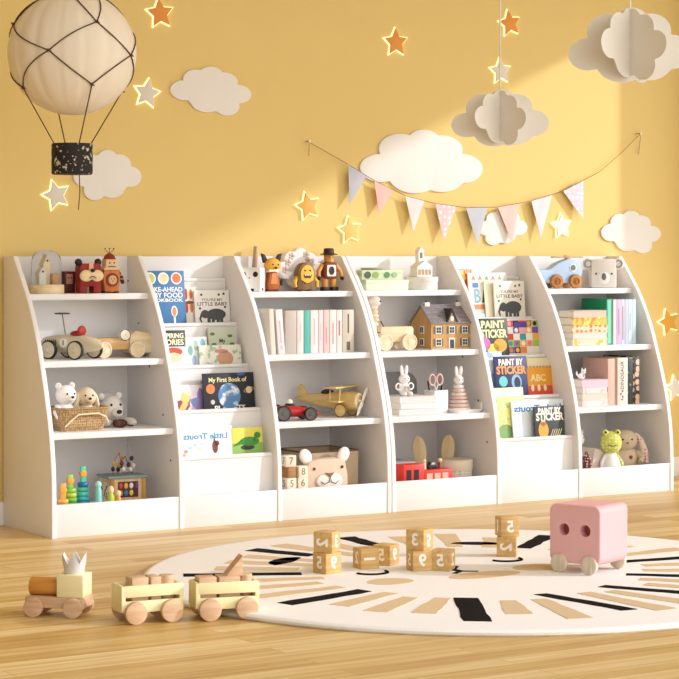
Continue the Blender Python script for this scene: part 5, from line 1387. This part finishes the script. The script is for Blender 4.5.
dots(t, [(.002, .034), (.011, .034)], .0018, BLACK, -.0155); MB().ell((.004, -.006, .016), (.010, .008, .008)).build('patch', M('A8A09C', .7), t)
GB = 'books standing on the lower shelf of the right bookcase'
sbook(2.630, 2.672, -.310, S3, .197, .17, 'DDB3A2', 'large dusty pink book standing beside the pile of four', 0, 0, GB)
t = sbook(2.676, 2.732, -.318, S3, .200, .20, 'DDD4C5', 'cream book with a vertical dark spine title, right of the pink book', 0, 0, GB)
MB().text('DINOSAUR', .024, (-.002, -.0006, .125), 0, False, .0, PI/2, .0003, ).build('spine_title', M('4A4038', .6), t)
m = MB()
for q in range(4): m.ell((-.004+.006*math.sin(q*2.3), -.0003, .022+.012*q), (.006, .0008, .004), (0, q*.9, 0), 10, 6)
m.build('spine_flower', M('6A6258', .7), t)
sbook(2.735, 2.764, -.315, S3, .200, .20, SPECKLE('23201F', '6AA88A', 42, .58, .5, 0, 'noise', .04), 'black book with green leaf print, right of the cream titled book', 0, 0, GB)
sbook(2.766, 2.799, -.315, S3, .203, .20, SPECKLE('2A2422', 'D9B08C', 34, .42, .5), 'black book with peach flower print, right end of the lower shelf row', 0, 0, GB)

# -- sixth bay, bottom compartment
YG = SPECKLE('C9CF5E', 'E9EBC0', 75, .30, .9, .5)
t = thing('plush_frog', 'yellow-green crocheted frog doll in a white dress', 'plush toy', (2.616, -.345, S0), -R(28))
MB().lathe([(0, 0), (.058, 0), (.055, .03), (.036, .075), (.022, .096), (0, .1)], seg=32).build('dress', M('F2EFEA', .9, .03, 60), t)
m = MB().ell((0, -.002, .140), (.046, .040, .050))
for s in (-1, 1): m.ell((s*.026, -.012, .184), (.014, .013, .013))
m.build('head', YG, t); dots(t, [(-.026, .186), (.026, .186)], .005, BLACK, -.0245)
MB().tube([(-.020, -.040, .134), (0, -.044, .128), (.020, -.040, .134)], .0016, 6).build('mouth', M('5A5A2A', .8), t)
for s in (-1, 1): MB().tube([(s*.024, -.01, .088), (s*.042, -.02, .06), (s*.046, -.03, .035)], [.008, .008, .007], 10).build('arm', YG if s > 0 else M('F2EFEA', .9, .03, 60), t)
t = thing('plush_rabbit', 'beige plush rabbit with long drooping flowered ears sitting beside the frog', 'plush toy', (2.752, -.282, S0), -R(26))
RB = M('CDB99E', .95, .05, 90, .4)
m = MB().ell((0, 0, .055), (.062, .040, .060)).ell((-.004, -.008, .140), (.052, .038, .046))
m.build('body', RB, t)
for s in (-1, 1):
    MB().tube([(s*.038, -.006, .168), (s*.060, -.018, .140), (s*.074, -.026, .085), (s*.082, -.03, .045)], [.010, .014, .018, .010], 14).build('ear', RB if s < 0 else SPECKLE('DFC8B4', 'B9706A', 70, .30, .9), t)
    MB().tube([(s*.045, -.014, .09), (s*.062, -.035, .065), (s*.05, -.05, .05)], [.014, .013, .012], 12).build('arm', RB, t)
    MB().ell((s*.034, -.052, .020), (.020, .034, .019)).build('leg', RB, t)
dots(t, [(-.024, .146), (.016, .146)], .0042, BLACK, -.043); MB().ell((-.004, -.047, .132), (.006, .003, .004)).build('nose', M('8A5A4E', .8), t)
MB().ell((.012, -.040, .070), (.008, .003, .008)).build('heart', M('A83A44', .8), t)
t = thing('slanted_box', 'beige slanted box leaning beside the frog doll', 'box', (2.545, -.285, S0)); t.rotation_euler.y = R(14)
MB().box(-.030, .030, -.045, .045, .006, .115, .003).build('box', M('D6C6B4', .8), t)
t = thing('plush_lamb', 'white fluffy plush lamb at the far left behind the frog doll', 'plush toy', (2.540, -.175, S0))
WLM = M('EEEBE6', .95, .04, 60, .8)
m = MB().ell((0, 0, .065), (.050, .055, .065)).ell((0, -.02, .155), (.036, .036, .040))
for i in range(10): m.ell((.028*math.cos(i*2.4), -.02+.02*math.sin(i*2.4), .165+.012*math.sin(i*1.7)), .014, u=10, v=8)
m.build('body', WLM, t); MB().ell((.004, -.052, .148), (.022, .014, .026)).build('face', M('D9C6B8', .9), t); dots(t, [(-.006, .156), (.014, .156)], .003, BLACK, -.064)
for s in (-1, 1): MB().ell((s*.024, -.05, .018), (.014, .03, .017)).build('leg', M('D9C6B8', .9), t)
t = thing('patterned_pouch', 'small dark red patterned pouch at the left end of the bottom compartment', 'pouch', (2.492, -.335, S0))
MB().ell((0, 0, .05), (.016, .030, .05)).build('pouch', SPECKLE('6A2A2E', 'E0C6B8', 90, .35, .8), t); MB().torus((0, 0, .10), .006, .002, 'Y').build('loop', M('6A2A2E', .8), t)
